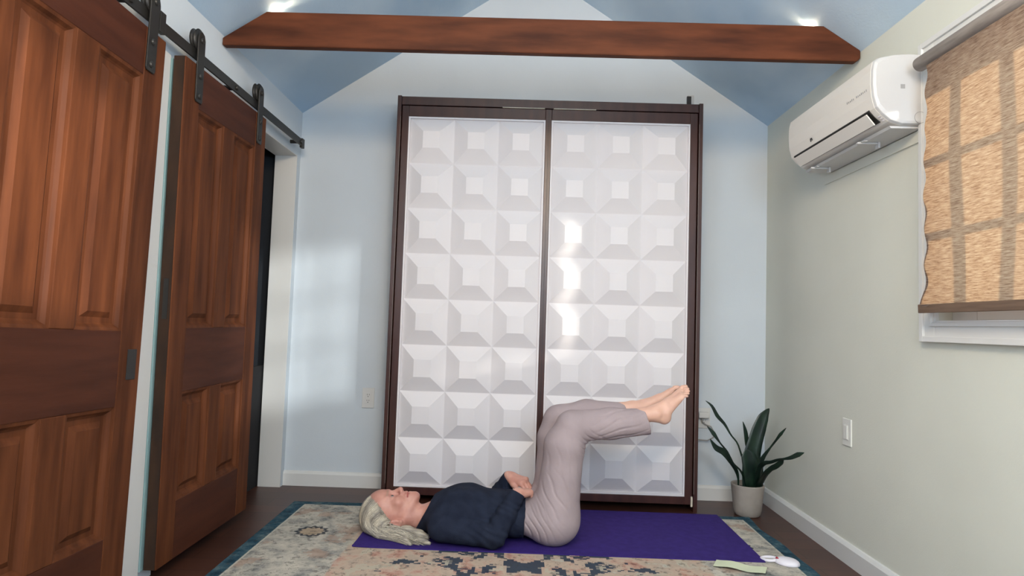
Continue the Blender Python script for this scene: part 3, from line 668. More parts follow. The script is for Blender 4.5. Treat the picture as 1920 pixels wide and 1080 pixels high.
leaves = [
 ([(1.222, .15, 3.50), (1.235, .20, 3.49), (1.232, .30, 3.47), (1.217, .315, 3.45), (1.190, .39, 3.42), (1.153, .436, 3.40), (1.120, .49, 3.39), (1.080, .533, 3.38), (1.050, .585, 3.37), (1.016, .612, 3.37)], [.006, .006, .006, .005, .004, .004, .007, .010, .007, .001], None),
 ([(1.235, .15, 3.49), (1.225, .21, 3.47), (1.205, .25, 3.44), (1.169, .285, 3.42), (1.135, .345, 3.40), (1.096, .391, 3.38), (1.060, .440, 3.37), (1.025, .478, 3.37)], [.006, .006, .005, .004, .005, .004, .011, .001], None),
 ([(1.195, .15, 3.52), (1.196, .20, 3.50), (1.185, .245, 3.48), (1.160, .285, 3.46), (1.120, .340, 3.44), (1.075, .365, 3.43), (1.043, .410, 3.42)], [.004, .005, .010, .011, .018, .015, .001], None),
 ([(1.245, .15, 3.52), (1.248, .25, 3.53), (1.250, .35, 3.54), (1.240, .40, 3.54), (1.230, .46, 3.54), (1.217, .508, 3.54)], [.02, .02, .015, .013, .010, .001], None),
 ([(1.258, .14, 3.49), (1.258, .22, 3.48), (1.262, .32, 3.48), (1.280, .40, 3.48), (1.300, .47, 3.485), (1.325, .535, 3.49), (1.357, .582, 3.50)], [.040, .046, .047, .040, .038, .029, .002], None),
 ([(1.285, .14, 3.50), (1.275, .20, 3.47), (1.262, .27, 3.45), (1.245, .33, 3.45), (1.238, .36, 3.45)], [.036, .048, .048, .038, .006], None),
 ([(1.300, .15, 3.51), (1.315, .20, 3.50), (1.312, .27, 3.49), (1.325, .32, 3.47), (1.365, .375, 3.44), (1.395, .415, 3.42), (1.420, .45, 3.40), (1.449, .482, 3.38)], [.014, .016, .015, .012, .005, .006, .009, .001], None),
 ([(1.280, .15, 3.50), (1.297, .20, 3.46), (1.305, .26, 3.40), (1.330, .292, 3.36), (1.370, .300, 3.31), (1.405, .312, 3.27), (1.440, .318, 3.23), (1.475, .326, 3.20), (1.515, .345, 3.18), (1.546, .354, 3.16)], [.012, .016, .017, .014, .009, .008, .006, .010, .013, .001], None),
 ([(1.292, .15, 3.50), (1.312, .19, 3.45), (1.338, .235, 3.37), (1.365, .262, 3.33), (1.395, .280, 3.30), (1.420, .300, 3.27), (1.434, .318, 3.25)], [.014, .018, .017, .014, .016, .015, .002], None)]
for pts, wd, tw in leaves:
    obj('leaf', leaf([P3(*p) for p in pts], wd), M['leaf'], t, smooth=True)

# ---- glowing globe added out of view, an invented source of warm fill
t = thing('fill_globe', (.05, .75, 2.35), 'round glowing globe added out of view as warm fill light', 'fill light')
obj('globe', MB().lathe([(max(.002, .2*math.sin(PI*k/10)), 2.35-.2*math.cos(PI*k/10)) for k in range(11)], (.05, .75, 0), 20), M['globe'], t, smooth=True)
obj('cable', MB().tube([(.05, .75, 2.55), (.05, .75, 3.17)], .004, 8), M['black'], t)
# ================================================================== PERSON (implicit surfaces meshed with surface nets)
V3 = lambda *a: np.array(a, dtype=np.float32)
def rc(a, b, r1, r2, k=.02, s=None):      # tapered capsule; s = axis scaling about the midline (makes elliptical sections)
    return dict(t='rc', a=V3(*a), b=V3(*b), r1=r1, r2=r2, k=k, s=None if s is None else V3(*s), op='u')
def sp(c, r, k=.02): return rc(c, c, r, r, k)
def el(c, r, k=.02, rot=None): return dict(t='el', c=V3(*c), r=V3(*r), k=k, rot=rot, op='u')
def pl(n, p, k=.002):
    n = V3(*n); n = n/np.linalg.norm(n); return dict(t='pl', n=n, p=V3(*p), k=k, op='i')
def sub(d): d = dict(d); d['op'] = 's'; return d
def prim(d, P):
    if d['t'] == 'rc':
        a, b = d['a'], d['b']; Q = P
        if d['s'] is not None:
            mid = (a+b)/2; Q = (P-mid)*d['s']+mid; a = (a-mid)*d['s']+mid; b = (b-mid)*d['s']+mid
        ba = b-a; L2 = float(ba @ ba); pa = Q-a
        if L2 < 1e-12: return np.sqrt((pa*pa).sum(-1))-d['r1']
        t = np.clip((pa @ ba)/L2, 0, 1); q = pa-t[..., None]*ba
        return np.sqrt((q*q).sum(-1))-(d['r1']+(d['r2']-d['r1'])*t)
    if d['t'] == 'el':
        p = P-d['c']
        if d['rot'] is not None: p = p @ d['rot']
        k0 = np.sqrt(((p/d['r'])**2).sum(-1)); k1 = np.sqrt(((p/d['r']**2)**2).sum(-1))+1e-9
        return k0*(k0-1)/k1
    return (P-d['p']) @ d['n']
def smin(a, b, k):
    if k <= 0: return np.minimum(a, b)
    h = np.maximum(k-np.abs(a-b), 0)/k; return np.minimum(a, b)-h*h*k*.25
def evalops(ops, P, C=None, rad=0):       # P: (nb, m, 3), C: block centres (nb, 3)
    d = np.full(P.shape[:-1], 1e3, np.float32)
    for o in ops:
        if C is None: msk = slice(None)
        else:
            dc = prim(o, C); 
            msk = np.ones(len(C), bool) if o['op'] == 'i' else dc < rad*1.7+o['k']+.012
            if not msk.any(): continue
        p = prim(o, P[msk])
        if o['op'] == 'u': d[msk] = smin(d[msk], p, o['k'])
        elif o['op'] == 's': d[msk] = -smin(-d[msk], p, o['k'])
        else: d[msk] = -smin(-d[msk], -p, o['k'])
    return d
def mesh_sdf(ops, bmin, bmax, h, disp=None):
    bmin = np.array(bmin, np.float32); B = 8
    nb = np.ceil((np.array(bmax)-bmin)/h/B).astype(int); dims = nb*B+1
    bc = np.stack(np.meshgrid(*[np.arange(n) for n in nb], indexing='ij'), -1).reshape(-1, 3)
    C = (bmin+(bc*B+B/2)*h).astype(np.float32); rad = B*h*.87
    dc = evalops(ops, C[:, None, :], None)[:, 0]
    D = np.ones(tuple(dims), np.float32)
    inside = dc < -rad*1.8-.006; keep = (np.abs(dc) <= rad*1.8+.006)
    for b in bc[inside]:
        D[b[0]*B:b[0]*B+B+1, b[1]*B:b[1]*B+B+1, b[2]*B:b[2]*B+B+1] = -1
    loc = np.stack(np.meshgrid(*[np.arange(B+1)]*3, indexing='ij'), -1).reshape(-1, 3)
    kb = bc[keep]; CH = 600
    for s in range(0, len(kb), CH):
        q = kb[s:s+CH]; P = (bmin+(q[:, None, :]*B+loc[None])*h).astype(np.float32)
        d = evalops(ops, P, C[keep][s:s+CH], rad)
        if disp is not None: d = d+disp(P)
        d = d.reshape(-1, B+1, B+1, B+1)
        for i, b in enumerate(q): D[b[0]*B:b[0]*B+B+1, b[1]*B:b[1]*B+B+1, b[2]*B:b[2]*B+B+1] = d[i]
    S = D < 0
    c8 = [(i, j, k) for i in (0, 1) for j in (0, 1) for k in (0, 1)]
    sl = lambda A, i, j, k: A[i:A.shape[0]-1+i, j:A.shape[1]-1+j, k:A.shape[2]-1+k]
    cnt = sum(sl(S, *c).astype(np.int8) for c in c8); act = (cnt > 0) & (cnt < 8)
    I = np.argwhere(act); vals = np.stack([D[I[:, 0]+i, I[:, 1]+j, I[:, 2]+k] for i, j, k in c8], 1)
    acc = np.zeros((len(I), 3), np.float32); n = np.zeros(len(I), np.float32)
    for x in range(8):
        for y in range(x+1, 8):
            a, b = np.array(c8[x]), np.array(c8[y])
            if abs(a-b).sum() != 1: continue
            va, vb = vals[:, x], vals[:, y]; e = (va < 0) != (vb < 0)
            t = np.where(e, va/(va-vb+1e-12), 0); acc += e[:, None]*(a+(b-a)*t[:, None]); n += e
    V = bmin+(I+acc/n[:, None])*h
    idx = np.full(act.shape, -1, np.int32); idx[I[:, 0], I[:, 1], I[:, 2]] = np.arange(len(I))
    F = []
    for ax in range(3):
        e = np.argwhere(np.diff(S.astype(np.int8), axis=ax) != 0)
        o1, o2 = [(1, 2), (2, 0), (0, 1)][ax]
        e = e[(e[:, o1] > 0) & (e[:, o2] > 0) & (e[:, o1] < act.shape[o1]) & (e[:, o2] < act.shape[o2])]
        def g(d1, d2):
            q = e.copy(); q[:, o1] += d1; q[:, o2] += d2; return idx[q[:, 0], q[:, 1], q[:, 2]]
        f = np.stack([g(-1, -1), g(0, -1), g(0, 0), g(-1, 0)], 1)
        flip = ~S[e[:, 0], e[:, 1], e[:, 2]]; f[flip] = f[flip][:, ::-1]; F.append(f)
    F = np.concatenate(F); F = F[(F >= 0).all(1)]
    # light smoothing
    for _ in range(2):
        s_ = np.zeros_like(V); c_ = np.zeros(len(V), np.float32)
        for a, b in ((0, 1), (1, 2), (2, 3), (3, 0)):
            np.add.at(s_, F[:, a], V[F[:, b]]); np.add.at(c_, F[:, a], 1); np.add.at(s_, F[:, b], V[F[:, a]]); np.add.at(c_, F[:, b], 1)
        V = V+.45*(s_/np.maximum(c_, 1)[:, None]-V)
    return V.astype(np.float32), F
def np_obj(name, V, F, mt, parent, tone=None, label=None):
    me = bpy.data.meshes.new(name); o3 = np.array(wloc(parent)) if parent is not None else np.zeros(3)
    me.vertices.add(len(V)); me.vertices.foreach_set('co', (V-o3).astype(np.float32).ravel())
    me.loops.add(F.size); me.loops.foreach_set('vertex_index', F.astype(np.int32).ravel())
    me.polygons.add(len(F)); me.polygons.foreach_set('loop_start', np.arange(0, F.size, F.shape[1], dtype=np.int32)); me.polygons.foreach_set('loop_total', np.full(len(F), F.shape[1], np.int32))
    me.polygons.foreach_set('use_smooth', np.ones(len(F), bool)); me.update(calc_edges=True)
    if tone is not None:
        a = me.color_attributes.new('tone', 'FLOAT_COLOR', 'POINT')
        t4 = np.ones((len(V), 4), np.float32)
        if tone.ndim == 1: t4[:, :3] = tone[:, None]
        else: t4[:, :3] = tone
        a.data.foreach_set('color', t4.ravel())
    o = bpy.data.objects.new(name, me); return finish(o, name, mt, parent, label)

YM = 3.0
person = thing('person', (0, YM, .014), 'person in dark top and mauve trousers lying on purple mat with bent legs raised', 'person')
body = []
A = body.append
# head (crown towards -x, face towards +z)
A(el((-.602, YM, .105), (.088, .072, .088), .01))
A(el((-.615, YM, .135), (.058, .060, .058), .03))           # forehead
A(el((-.520, YM, .120), (.068, .054, .064), .03))           # mid face
for s in (-1, 1):
    A(rc((-.492, YM+s*.050, .092), (-.458, YM+s*.014, .172), .017, .014, .03))   # jaw line
    A(sp((-.532, YM+s*.038, .155), .022, .025))             # cheekbone
    A(rc((-.584, YM+s*.010, .189), (-.582, YM+s*.038, .176), .010, .009, .014))  # brow ridge
A(el((-.460, YM, .175), (.018, .021, .019), .018))          # chin
A(el((-.494, YM, .176), (.030, .028, .020), .016))          # mouth mound
for s in (-1, 1):
    body.append(sub(sp((-.559, YM+s*.031, .196), .017, .014)))       # eye sockets
    A(el((-.560, YM+s*.031, .172), (.0125, .0165, .0115), .006))     # lids over the eye
    A(rc((-.566, YM+s*.018, .181), (-.566, YM+s*.044, .174), .0035, .003, .004))
    body.append(sub(rc((-.5605, YM+s*.022, .185), (-.5605, YM+s*.042, .181), .0016, .0016, .002)))
A(rc((-.574, YM, .184), (-.532, YM, .205), .0075, .0105, .012))      # nose bridge to tip
A(sp((-.527, YM, .204), .0105, .006))
for s in (-1, 1): A(sp((-.523, YM+s*.0125, .193), .0085, .006)); body.append(sub(sp((-.5165, YM+s*.007, .197), .0032, .003)))
A(rc((-.518, YM, .189), (-.506, YM, .190), .006, .006, .008))
A(rc((-.500, YM-.016, .184), (-.500, YM+.016, .184), .0058, .0058, .006)); A(sp((-.501, YM, .190), .006, .008))
A(rc((-.4845, YM-.014, .184), (-.4845, YM+.014, .184), .0062, .0062, .006)); A(sp((-.4845, YM, .189), .006, .008))
for s in (-1, 1):
    ml = [(-.4925, YM, .1965), (-.4922, YM+s*.010, .1950), (-.4915, YM+s*.020, .1895), (-.4905, YM+s*.028, .1800)]
    for p_, q_ in zip(ml[:-1], ml[1:]): body.append(sub(rc(p_, q_, .0030, .0026, .001)))
    body.append(sub(rc((-.518, YM+s*.022, .188), (-.492, YM+s*.036, .170), .0015, .0015, .006)))   # smile fold
# ears
def ear(s):
    y = YM+s*.0735
    ops = [el((-.533, y, .070), (.029, .0085, .0185), .006)]
    pts = []
    for k in range(9):
        a = math.radians(-50+k*34); pts.append((-.536-.023*math.cos(a)*1.0, y+s*.006, .068-.015*math.sin(a)))
    for p, q in zip(pts[:-2], pts[1:-1]): ops.append(rc(p, q, .0042, .0042, .003))
    ops.append(sp((-.508, y+s*.002, .081), .0085, .006))
    ops.append(sub(el((-.528, y+s*.0085, .072), (.013, .0045, .0085), .003)))
    return ops
for s in (-1, 1): body += ear(s)
# neck and covered trunk
A(rc((-.535, YM, .085), (-.385, YM, .080), .050, .058, .03)); 
for s in (-1, 1): A(rc((-.505, YM+s*.052, .070), (-.40, YM+s*.018, .128), .012, .010, .02))
A(rc((-.30, YM, .112), (.10, YM, .112), .080, .066, .05, (1, .62, 1)))
A(rc((-.335, YM-.10, .095), (-.335, YM+.10, .095), .05, .05, .04))
A(rc((.14, YM-.06, .115), (.14, YM+.06, .115), .070, .070, .05))
# arms
SR, ER, WR = (-.315, 2.850, .085), (-.080, 2.812, .068), (.016, 2.874, .238)
SL, EL_, WL = (-.315, 3.145, .090), (-.105, 3.235, .075), (-.022, 3.115, .254)
for (a, b, c) in ((SR, ER, WR), (SL, EL_, WL)):
    A(rc(a, b, .044, .034, .03)); A(rc(b, c, .036, .0235, .02))
# hands
def hand(W, K, fall, side, curl, spread=1.0, thumb=1):
    """W wrist, K middle knuckle, fall = palm-facing direction, side = unit vector towards the thumb."""
    W, K = np.array(W), np.array(K); d = K-W; L = np.linalg.norm(d); d = d/L
    n = np.array(fall, float); n -= d*(n@d); n /= np.linalg.norm(n)
    s = np.array(side, float); s -= d*(s@d); s -= n*(s@n); s /= np.linalg.norm(s)
    ops = [rc(W-d*.012, W+d*.012, .0225, .0215, .012, None)]
    offs = (.0285, .0095, -.0095, -.027); lens = ((.041, .025, .020), (.045, .028, .021), (.042, .026, .020), (.033, .020, .018)); mc = (-.003, 0, -.004, -.012)
    tips = []
    for i in range(4):
        Kp = W+d*(L+mc[i])+s*offs[i]*spread+n*(.003 if i in (0, 3) else 0)
        ops.append(rc(W+s*offs[i]*.45+d*.012, Kp, .0145, .0105, .014)); ops.append(rc(W+s*offs[i]*.45+n*.007+d*.02, Kp+n*.005, .012, .0095, .012))
        ops.append(sp(Kp-n*.0015, .0105, .006))
        p = Kp; ang = 0; r = .0092 if i < 3 else .0080
        for j in range(3):
            ang += curl[i][j]; v = d*math.cos(ang)+n*math.sin(ang)+s*(offs[i]*.8)*(1 if j == 0 else .3); v /= np.linalg.norm(v)
            q = p+v*lens[i][j]; r2 = r*(.90 if j < 2 else .84); ops.append(rc(p, q, r, r2, .0035)); 
            if j: ops.append(sp(p-n*.0008, r*1.04, .003))
            p = q; r = r2
        tips.append((p, v))
    # thumb leaves the side of the palm near its base
    t0 = W+d*.018+s*.018+n*.006; t1 = t0+d*.030+s*.020*thumb+n*.010; t2 = t1+d*.031+s*.010*thumb+n*.008; t3 = t2+d*.024+s*.001+n*.006
    ops += [rc(t0, t1, .0150, .0125, .010), rc(t1, t2, .0115, .0100, .004), rc(t2, t3, .0100, .0078, .003)]
    return [dict(o) for o in ops], tips
R_ = math.radians
hr, tr_ = hand(WR, (.058, 2.942, .232), (.20, .0, -1), (-.80, .55, 0), [(R_(62), R_(34), R_(16)), (R_(66), R_(36), R_(16)), (R_(68), R_(36), R_(16)), (R_(70), R_(34), R_(16))])
hl, tl_ = hand(WL, (.050, 3.062, .247), (.25, .0, -1), (-.47, -.88, 0), [(R_(42), R_(36), R_(20)), (R_(44), R_(38), R_(20)), (R_(46), R_(38), R_(20)), (R_(50), R_(36), R_(20))])
def cvt(o):
    for k in ('a', 'b'): o[k] = np.asarray(o[k], np.float32)
    return o
body += [cvt(o) for o in hr+hl]
# legs
YN, YFR = 2.91, 3.10
A(rc((.18, YN+.01, .12), (.245, YN, .535), .068, .050, .04)); A(rc((.245, YN, .535), (.40, YN, .560), .050, .046, .02)); A(rc((.40, YN, .560), (.585, YN, .600), .046, .031, .02))
A(rc((.17, YFR-.01, .12), (.20, YFR, .535), .068, .050, .04)); A(rc((.20, YFR, .535), (.36, YFR, .568), .050, .046, .02)); A(rc((.36, YFR, .570), (.565, YFR, .607), .046, .031, .02))
def foot(ax, az, y, med, rot):
    """ankle at (ax, az); med = +1 when the big toe is on the +y side."""
    c, s = math.cos(rot), math.sin(rot)
    def q(dx, dz, dy=0): return (ax+dx*c-dz*s, y+dy*med, az+dx*s+dz*c)
    ops = [rc(q(-.02, 0), q(.035, .000), .031, .031, .015), rc(q(.03, .004), q(.074, -.020), .030, .0270, .015), sp(q(.083, -.016), .0225, .012),
           sp(q(.045, .004, -.024), .013, .010), sp(q(.040, .008, .024), .013, .010),      # ankle bones
           rc(q(.035, .010), q(.105, .050, .006), .032, .0235, .02), rc(q(.085, .006, -.012), q(.140, .060, -.016), .020, .0150, .02),
           rc(q(.105, .050, .010), q(.158, .092, .018), .0215, .0165, .015), rc(q(.110, .044, -.008), q(.158, .076, -.020), .018, .0125, .015),
           rc(q(.155, .086, .010), q(.158, .080, -.010), .0145, .013, .012)]
    tb = [(.164, .101, .024), (.172, .095, .007), (.172, .088, -.007), (.169, .081, -.019), (.163, .072, -.029)]; tl = (.027, .023, .021, .018, .015); tr2 = (.0105, .0075, .0070, .0066, .0064)
    nails = []
    for (dx, dz, dy), L, r in zip(tb, tl, tr2):
        a = q(dx-.008, dz-.006, dy); e = (.80, .56)
        m_ = q(dx+L*.5*e[0]-.002, dz+L*.5*e[1]+.003, dy*1.03); b = q(dx+L*e[0]+.003, dz+L*e[1]-.003, dy*1.05)
        ops += [rc(a, m_, r*1.05, r*.95, .004), rc(m_, b, r*.95, r*1.0, .003)]; nails.append((q(dx+L*e[0]-.001, dz+L*e[1]+r*.8-.002, dy*1.05), r))
    return ops, nails
fN, nN = foot(.592, .600, YN, 1, R_(5)); fF, nF = foot(.578, .606, YFR, -1, R_(-2))
body += fN+fF
V, F = mesh_sdf(body, (-.72, 2.70, .005), (.86, 3.30, .76), .0026)
# natural colouring: lips, nose and cheeks, brows, knuckles; lid line shade painted in
tone = np.zeros((len(V), 3), np.float32)
def near(p, r, soft): return np.clip((r-np.linalg.norm(V-np.array(p, np.float32), axis=1))/soft, 0, 1)
def nearseg(a, b, r, soft):
    a, b = np.array(a, np.float32), np.array(b, np.float32); ba = b-a; t_ = np.clip(((V-a)@ba)/(ba@ba), 0, 1); return np.clip((r-np.linalg.norm(V-a-t_[:, None]*ba, axis=1))/soft, 0, 1)
for x, wd in ((-.500, .017), (-.4845, .015)): tone[:, 0] = np.maximum(tone[:, 0], .55*nearseg((x, YM-wd, .188), (x, YM+wd, .188), .0085, .003))
for s in (-1, 1):
    for p_, q_ in (((-.4925, YM, .1955), (-.4922, YM+s*.010, .194)), ((-.4922, YM+s*.010, .194), (-.4915, YM+s*.020, .1885)), ((-.4915, YM+s*.020, .1885), (-.4905, YM+s*.028, .179))): tone[:, 0] = np.maximum(tone[:, 0], 1.0*nearseg(p_, q_, .0042, .0015))
    tone[:, 0] = np.maximum(tone[:, 0], .30*near((-.525, YM+s*.042, .155), .034, .03)); tone[:, 0] = np.maximum(tone[:, 0], .35*near((-.533, YM+s*.078, .070), .034, .02))
    tone[:, 1] = np.maximum(tone[:, 1], .55*nearseg((-.5605, YM+s*.020, .186), (-.5605, YM+s*.044, .180), .0045, .0025))
    tone[:, 1] = np.maximum(tone[:, 1], .5*nearseg((-.585, YM+s*.012, .199), (-.583, YM+s*.042, .185), .007, .004))
tone[:, 0] = np.maximum(tone[:, 0], .35*near((-.528, YM, .206), .02, .018)); tone[:, 0] = np.maximum(tone[:, 0], .22*near((-.60, YM, .18), .06, .05)); tone[:, 0] = np.maximum(tone[:, 0], .22*np.clip((-.38-V[:, 0])/.05, 0, 1))
hd = (V[:, 0] > -.03) & (V[:, 0] < .2); tone[:, 0] = np.maximum(tone[:, 0], .18*hd*(V[:, 1] > 3.02)); tone[:, 2] = np.maximum(tone[:, 2], .55*(V[:, 0] > .5))
np_obj('body', V, F, M['skin'], person, tone)
for s in (-1, 1):
    e = MB(); 
    vs = []; fs = []; n = 20
    c = (-.5602, YM+s*.031, .1745)
    for i in range(n//2+1):
        for k in range(n):
            th_, ph = PI*i/(n//2), 2*PI*k/n; vs.append((c[0]+.0108*math.sin(th_)*math.cos(ph), c[1]+.0108*math.sin(th_)*math.sin(ph), c[2]+.0108*math.cos(th_)))
    for i in range(n//2):
        for k in range(n): fs.append((i*n+k, i*n+(k+1) % n, (i+1)*n+(k+1) % n, (i+1)*n+k))
    ey = obj('eye', MB().add(vs, fs), M['eyew'], person, smooth=True)
    obj('iris', MB().lathe([(0, c[2]+.0113), (.003, c[2]+.0111), (.0066, c[2]+.0092), (.0066, c[2]+.0080), (0, c[2]+.0080)], (c[0], c[1], 0), 16), M['iris'], ey, smooth=True)

# ---- sweater
sw = [rc((-.27, YM, .118), (.05, YM, .116), .100, .099, .05, (1, .60, 1)), el((-.225, YM, .130), (.125, .135, .088), .05)]
for s in (-1, 1): sw.append(el((-.215, YM+s*.062, .134), (.075, .070, .082), .05)); sw.append(rc((-.345, YM+s*.06, .10), (-.315, YM+s*.14, .088), .066, .060, .05))
sw += [rc((-.30, YM, .10), (-.45, YM, .082), .082, .068, .05)]
def lerp(a, b, t_): return tuple(a[i]+(b[i]-a[i])*t_ for i in range(3))
sw += [rc(SR, ER, .060, .050, .016), rc(ER, lerp(ER, WR, .5), .050, .044, .012), rc(lerp(ER, WR, .5), lerp(ER, WR, 1.0), .044, .0345, .006)]
sw += [rc(SL, EL_, .060, .050, .03), rc(EL_, lerp(EL_, WL, .5), .050, .044, .02), rc(lerp(EL_, WL, .5), lerp(EL_, WL, 1.0), .044, .0340, .02)]
trunk = sw[:]
def cuff_cut(P, E, Wp, off):      # remove what lies past the cuff, close to the wrist only
    ax = np.array(Wp)-np.array(E); ax = ax/np.linalg.norm(ax); c = np.array(Wp)+ax*off
    return sub(dict(t='el', c=V3(*(c+ax*.05)), r=V3(.05, .05, .05), k=.003, rot=None))
sw.append(cuff_cut(None, ER, WR, -.008)); sw.append(cuff_cut(None, EL_, WL, -.010))
sw.append(pl((-.89, 0, .46), (-.391, YM, .145))); sw.append(pl((1, 0, -.04), (.050, YM, .1))); sw.append(pl((0, 0, -1), (0, 0, .0145)))
def wsum(P, items):
    d = np.zeros(P.shape[:-1], np.float32)
    for dirv, lam, amp, c, r, ph in items:
        q = P-np.array(c, np.float32); g_ = np.exp(-(q*q).sum(-1)/(r*r)); s_ = P@np.array(dirv, np.float32)
        wob = .006*np.sin(P[..., 0]*37+P[..., 1]*29+ph)+.004*np.sin(P[..., 2]*61+ph*2)
        x = np.sin((s_+wob)*2*PI/lam+ph); d += amp*g_*np.sign(x)*np.abs(x)**.8
    return d
def sw_disp(P):
    return wsum(P, [((.5, .2, .85), .034, .0028, (-.10, 2.80, .07), .10, .3), ((.8, 0, -.6), .05, .0025, (-.33, 2.88, .13), .09, 1.0), ((.9, 0, .4), .045, .0026, (-.03, 2.88, .10), .10, 2.0),
                    ((.35, .3, .9), .028, .0022, (-.02, 2.85, .17), .07, .5), ((.7, .2, .7), .06, .0028, (-.17, 2.95, .22), .11, .2), ((.9, 0, .3), .03, .002, (-.06, 3.2, .15), .09, .5)])
V, F = mesh_sdf(sw, (-.50, 2.70, .008), (.075, 3.32, .30), .0034, sw_disp)
np_obj('sweater', V, F, M['sweat'], person, label='dark navy long sleeved top')

# ---- trousers
tz = [rc((.02, YM, .116), (.13, YM, .118), .084, .100, .05, (1, .60, 1))]
for y in (YM-.082, YM+.080): tz.append(el((.178, y, .120), (.110, .092, .106), .05))
tz += [rc((.190, 2.915, .12), (.222, 2.912, .45), .103, .087, .05), rc((.222, 2.912, .45), (.250, YN, .528), .087, .070, .03), rc((.258, YN, .538), (.43, YN, .556), .070, .068, .03),
       rc((.43, YN, .556), (.630, YN, .572), .068, .056, .02)]
tz += [rc((.188, 3.088, .12), (.190, 3.100, .45), .102, .080, .05), rc((.190, 3.100, .45), (.206, YFR, .530), .080, .070, .03), rc((.206, YFR, .534), (.34, YFR, .570), .070, .066, .03),
       rc((.34, YFR, .570), (.56, YFR, .586), .066, .042, .02)]
# hollow hems
tz.append(sub(rc((.52, YN, .578), (.66, YN, .568), .036, .0475, .004))); tz.append(sub(rc((.47, YFR, .586), (.60, YFR, .586), .029, .033, .004)))
def hemcut(c, n):
    n = np.array(n, float); n /= np.linalg.norm(n); R0 = np.array(c)+n*.12
    return sub(dict(t='el', c=V3(*R0), r=V3(.12, .12, .12), k=.002, rot=None))
tz.append(pl((.955, 0, .298), (.591, YM, .572)))
tz.append(sub(dict(t='el', c=V3(.507+.1, YFR+.01, .60), r=V3(.10, .085, .12), k=.003, rot=None)))
tz.append(pl((-1, 0, 0), (.028, YM, .1))); tz.append(pl((0, 0, -1), (0, 0, .0145)))
def grooves(P, items):
    d = np.zeros(P.shape[:-1], np.float32)
    for dirv, lam, amp, c, r, ph in items:
        q = P-np.array(c, np.float32); g_ = np.exp(-((q*q).sum(-1)/(r*r))**1.5); s_ = P@np.array(dirv, np.float32)
        wob = .007*np.sin(P[..., 0]*31+P[..., 1]*23+ph)+.005*np.sin(P[..., 2]*47+ph*2)
        x = np.sin((s_+wob)*2*PI/lam+ph); d += amp*g_*(np.maximum(x, 0)**4-.25)
    return d
def tz_disp(P):
    d = grooves(P, [((.84, 0, .54), .031, .0046, (.125, 2.86, .115), .085, .2), ((.90, 0, .44), .040, .0038, (.18, 2.83, .24), .10, 1.2), ((.25, 0, 1), .020, .0055, (.300, 2.90, .455), .050, .4),
                 ((.55, .2, .83), .024, .0048, (.33, 2.89, .49), .060, 1.4), ((-.35, 0, .94), .034, .0042, (.47, 2.87, .54), .11, .7), ((.97, 0, .2), .045, .002, (.23, 2.84, .38), .12, 2.2),
                 ((.3, 0, .95), .025, .0024, (.26, 3.04, .46), .06, .2), ((.3, 0, .95), .03, .0018, (.12, 3.03, .22), .06, .2)])
    return d
V, F = mesh_sdf(tz, (-.02, 2.76, .008), (.66, 3.24, .66), .0034, tz_disp)
np_obj('trousers', V, F, M['trous'], person, label='mauve grey loose trousers')

# ---- hair
hr_ = [el((-.622, YM, .082), (.094, .090, .104), .02), el((-.600, YM, .050), (.080, .094, .046), .03)]
locks = [[(-.612, 2.930, .085), (-.572, 2.914, .046), (-.515, 2.898, .036), (-.455, 2.876, .031), (-.405, 2.852, .026), (-.366, 2.830, .021)],
         [(-.650, 2.935, .060), (-.590, 2.905, .030), (-.520, 2.874, .028), (-.470, 2.842, .024), (-.445, 2.815, .018)],
         [(-.56, 2.955, .035), (-.48, 2.935, .034), (-.42, 2.915, .032), (-.38, 2.90, .026)],
         [(-.60, 3.075, .055), (-.52, 3.085, .032), (-.45, 3.08, .026)]]
for L in locks[:3]:
    rr = np.linspace(.034, .010, len(L)) if L is not locks[1] else np.linspace(.030, .008, len(L))
    for i in range(len(L)-1): hr_.append(rc(L[i], L[i+1], float(rr[i]), float(rr[i+1]), .014))
L = locks[3]
for i in range(2): hr_.append(rc(L[i], L[i+1], .03-.008*i, .022-.008*i, .014))
fn = np.array((.777, 0, .629)); 
hr_.append(sub(dict(t='rc', a=V3(-.50, YM, .175), b=V3(-.545, YM, .215), r1=.128, r2=.118, k=.006, s=None)))   # face opening
hr_.append(sub(el((-.532, 2.905, .068), (.034, .040, .027), .004))); hr_.append(sub(el((-.532, 3.075, .082), (.030, .022, .022), .004)))
hr_.append(pl((0, 0, -1), (0, 0, .0148)))
def hr_disp(P):
    u_ = (P[..., 1]-YM); m1 = np.clip((P[..., 0]+.60)/-.05, 0, 1)
    s2 = np.sin((P[..., 2]*1.0+P[..., 1]*.9+.2*P[..., 0])*520+2*np.sin(P[..., 0]*40))*.0010
    return s2*(1-m1)
V, F = mesh_sdf(hr_, (-.735, 2.78, .008), (-.35, 3.12, .20), .0026, hr_disp)
def htone(V):
    a = np.sin((V[:, 2]*1.0+V[:, 1]*.9)*330+2*np.sin(V[:, 0]*30))*.8+np.sin((V[:, 2]-V[:, 0]*.35)*170+1)*.6
    return np.clip(.50+.12*a, 0, 1).astype(np.float32)
hair = np_obj('hair', V, F, M['hair'], person, htone(V), label='grey blonde hair spread on the mat')
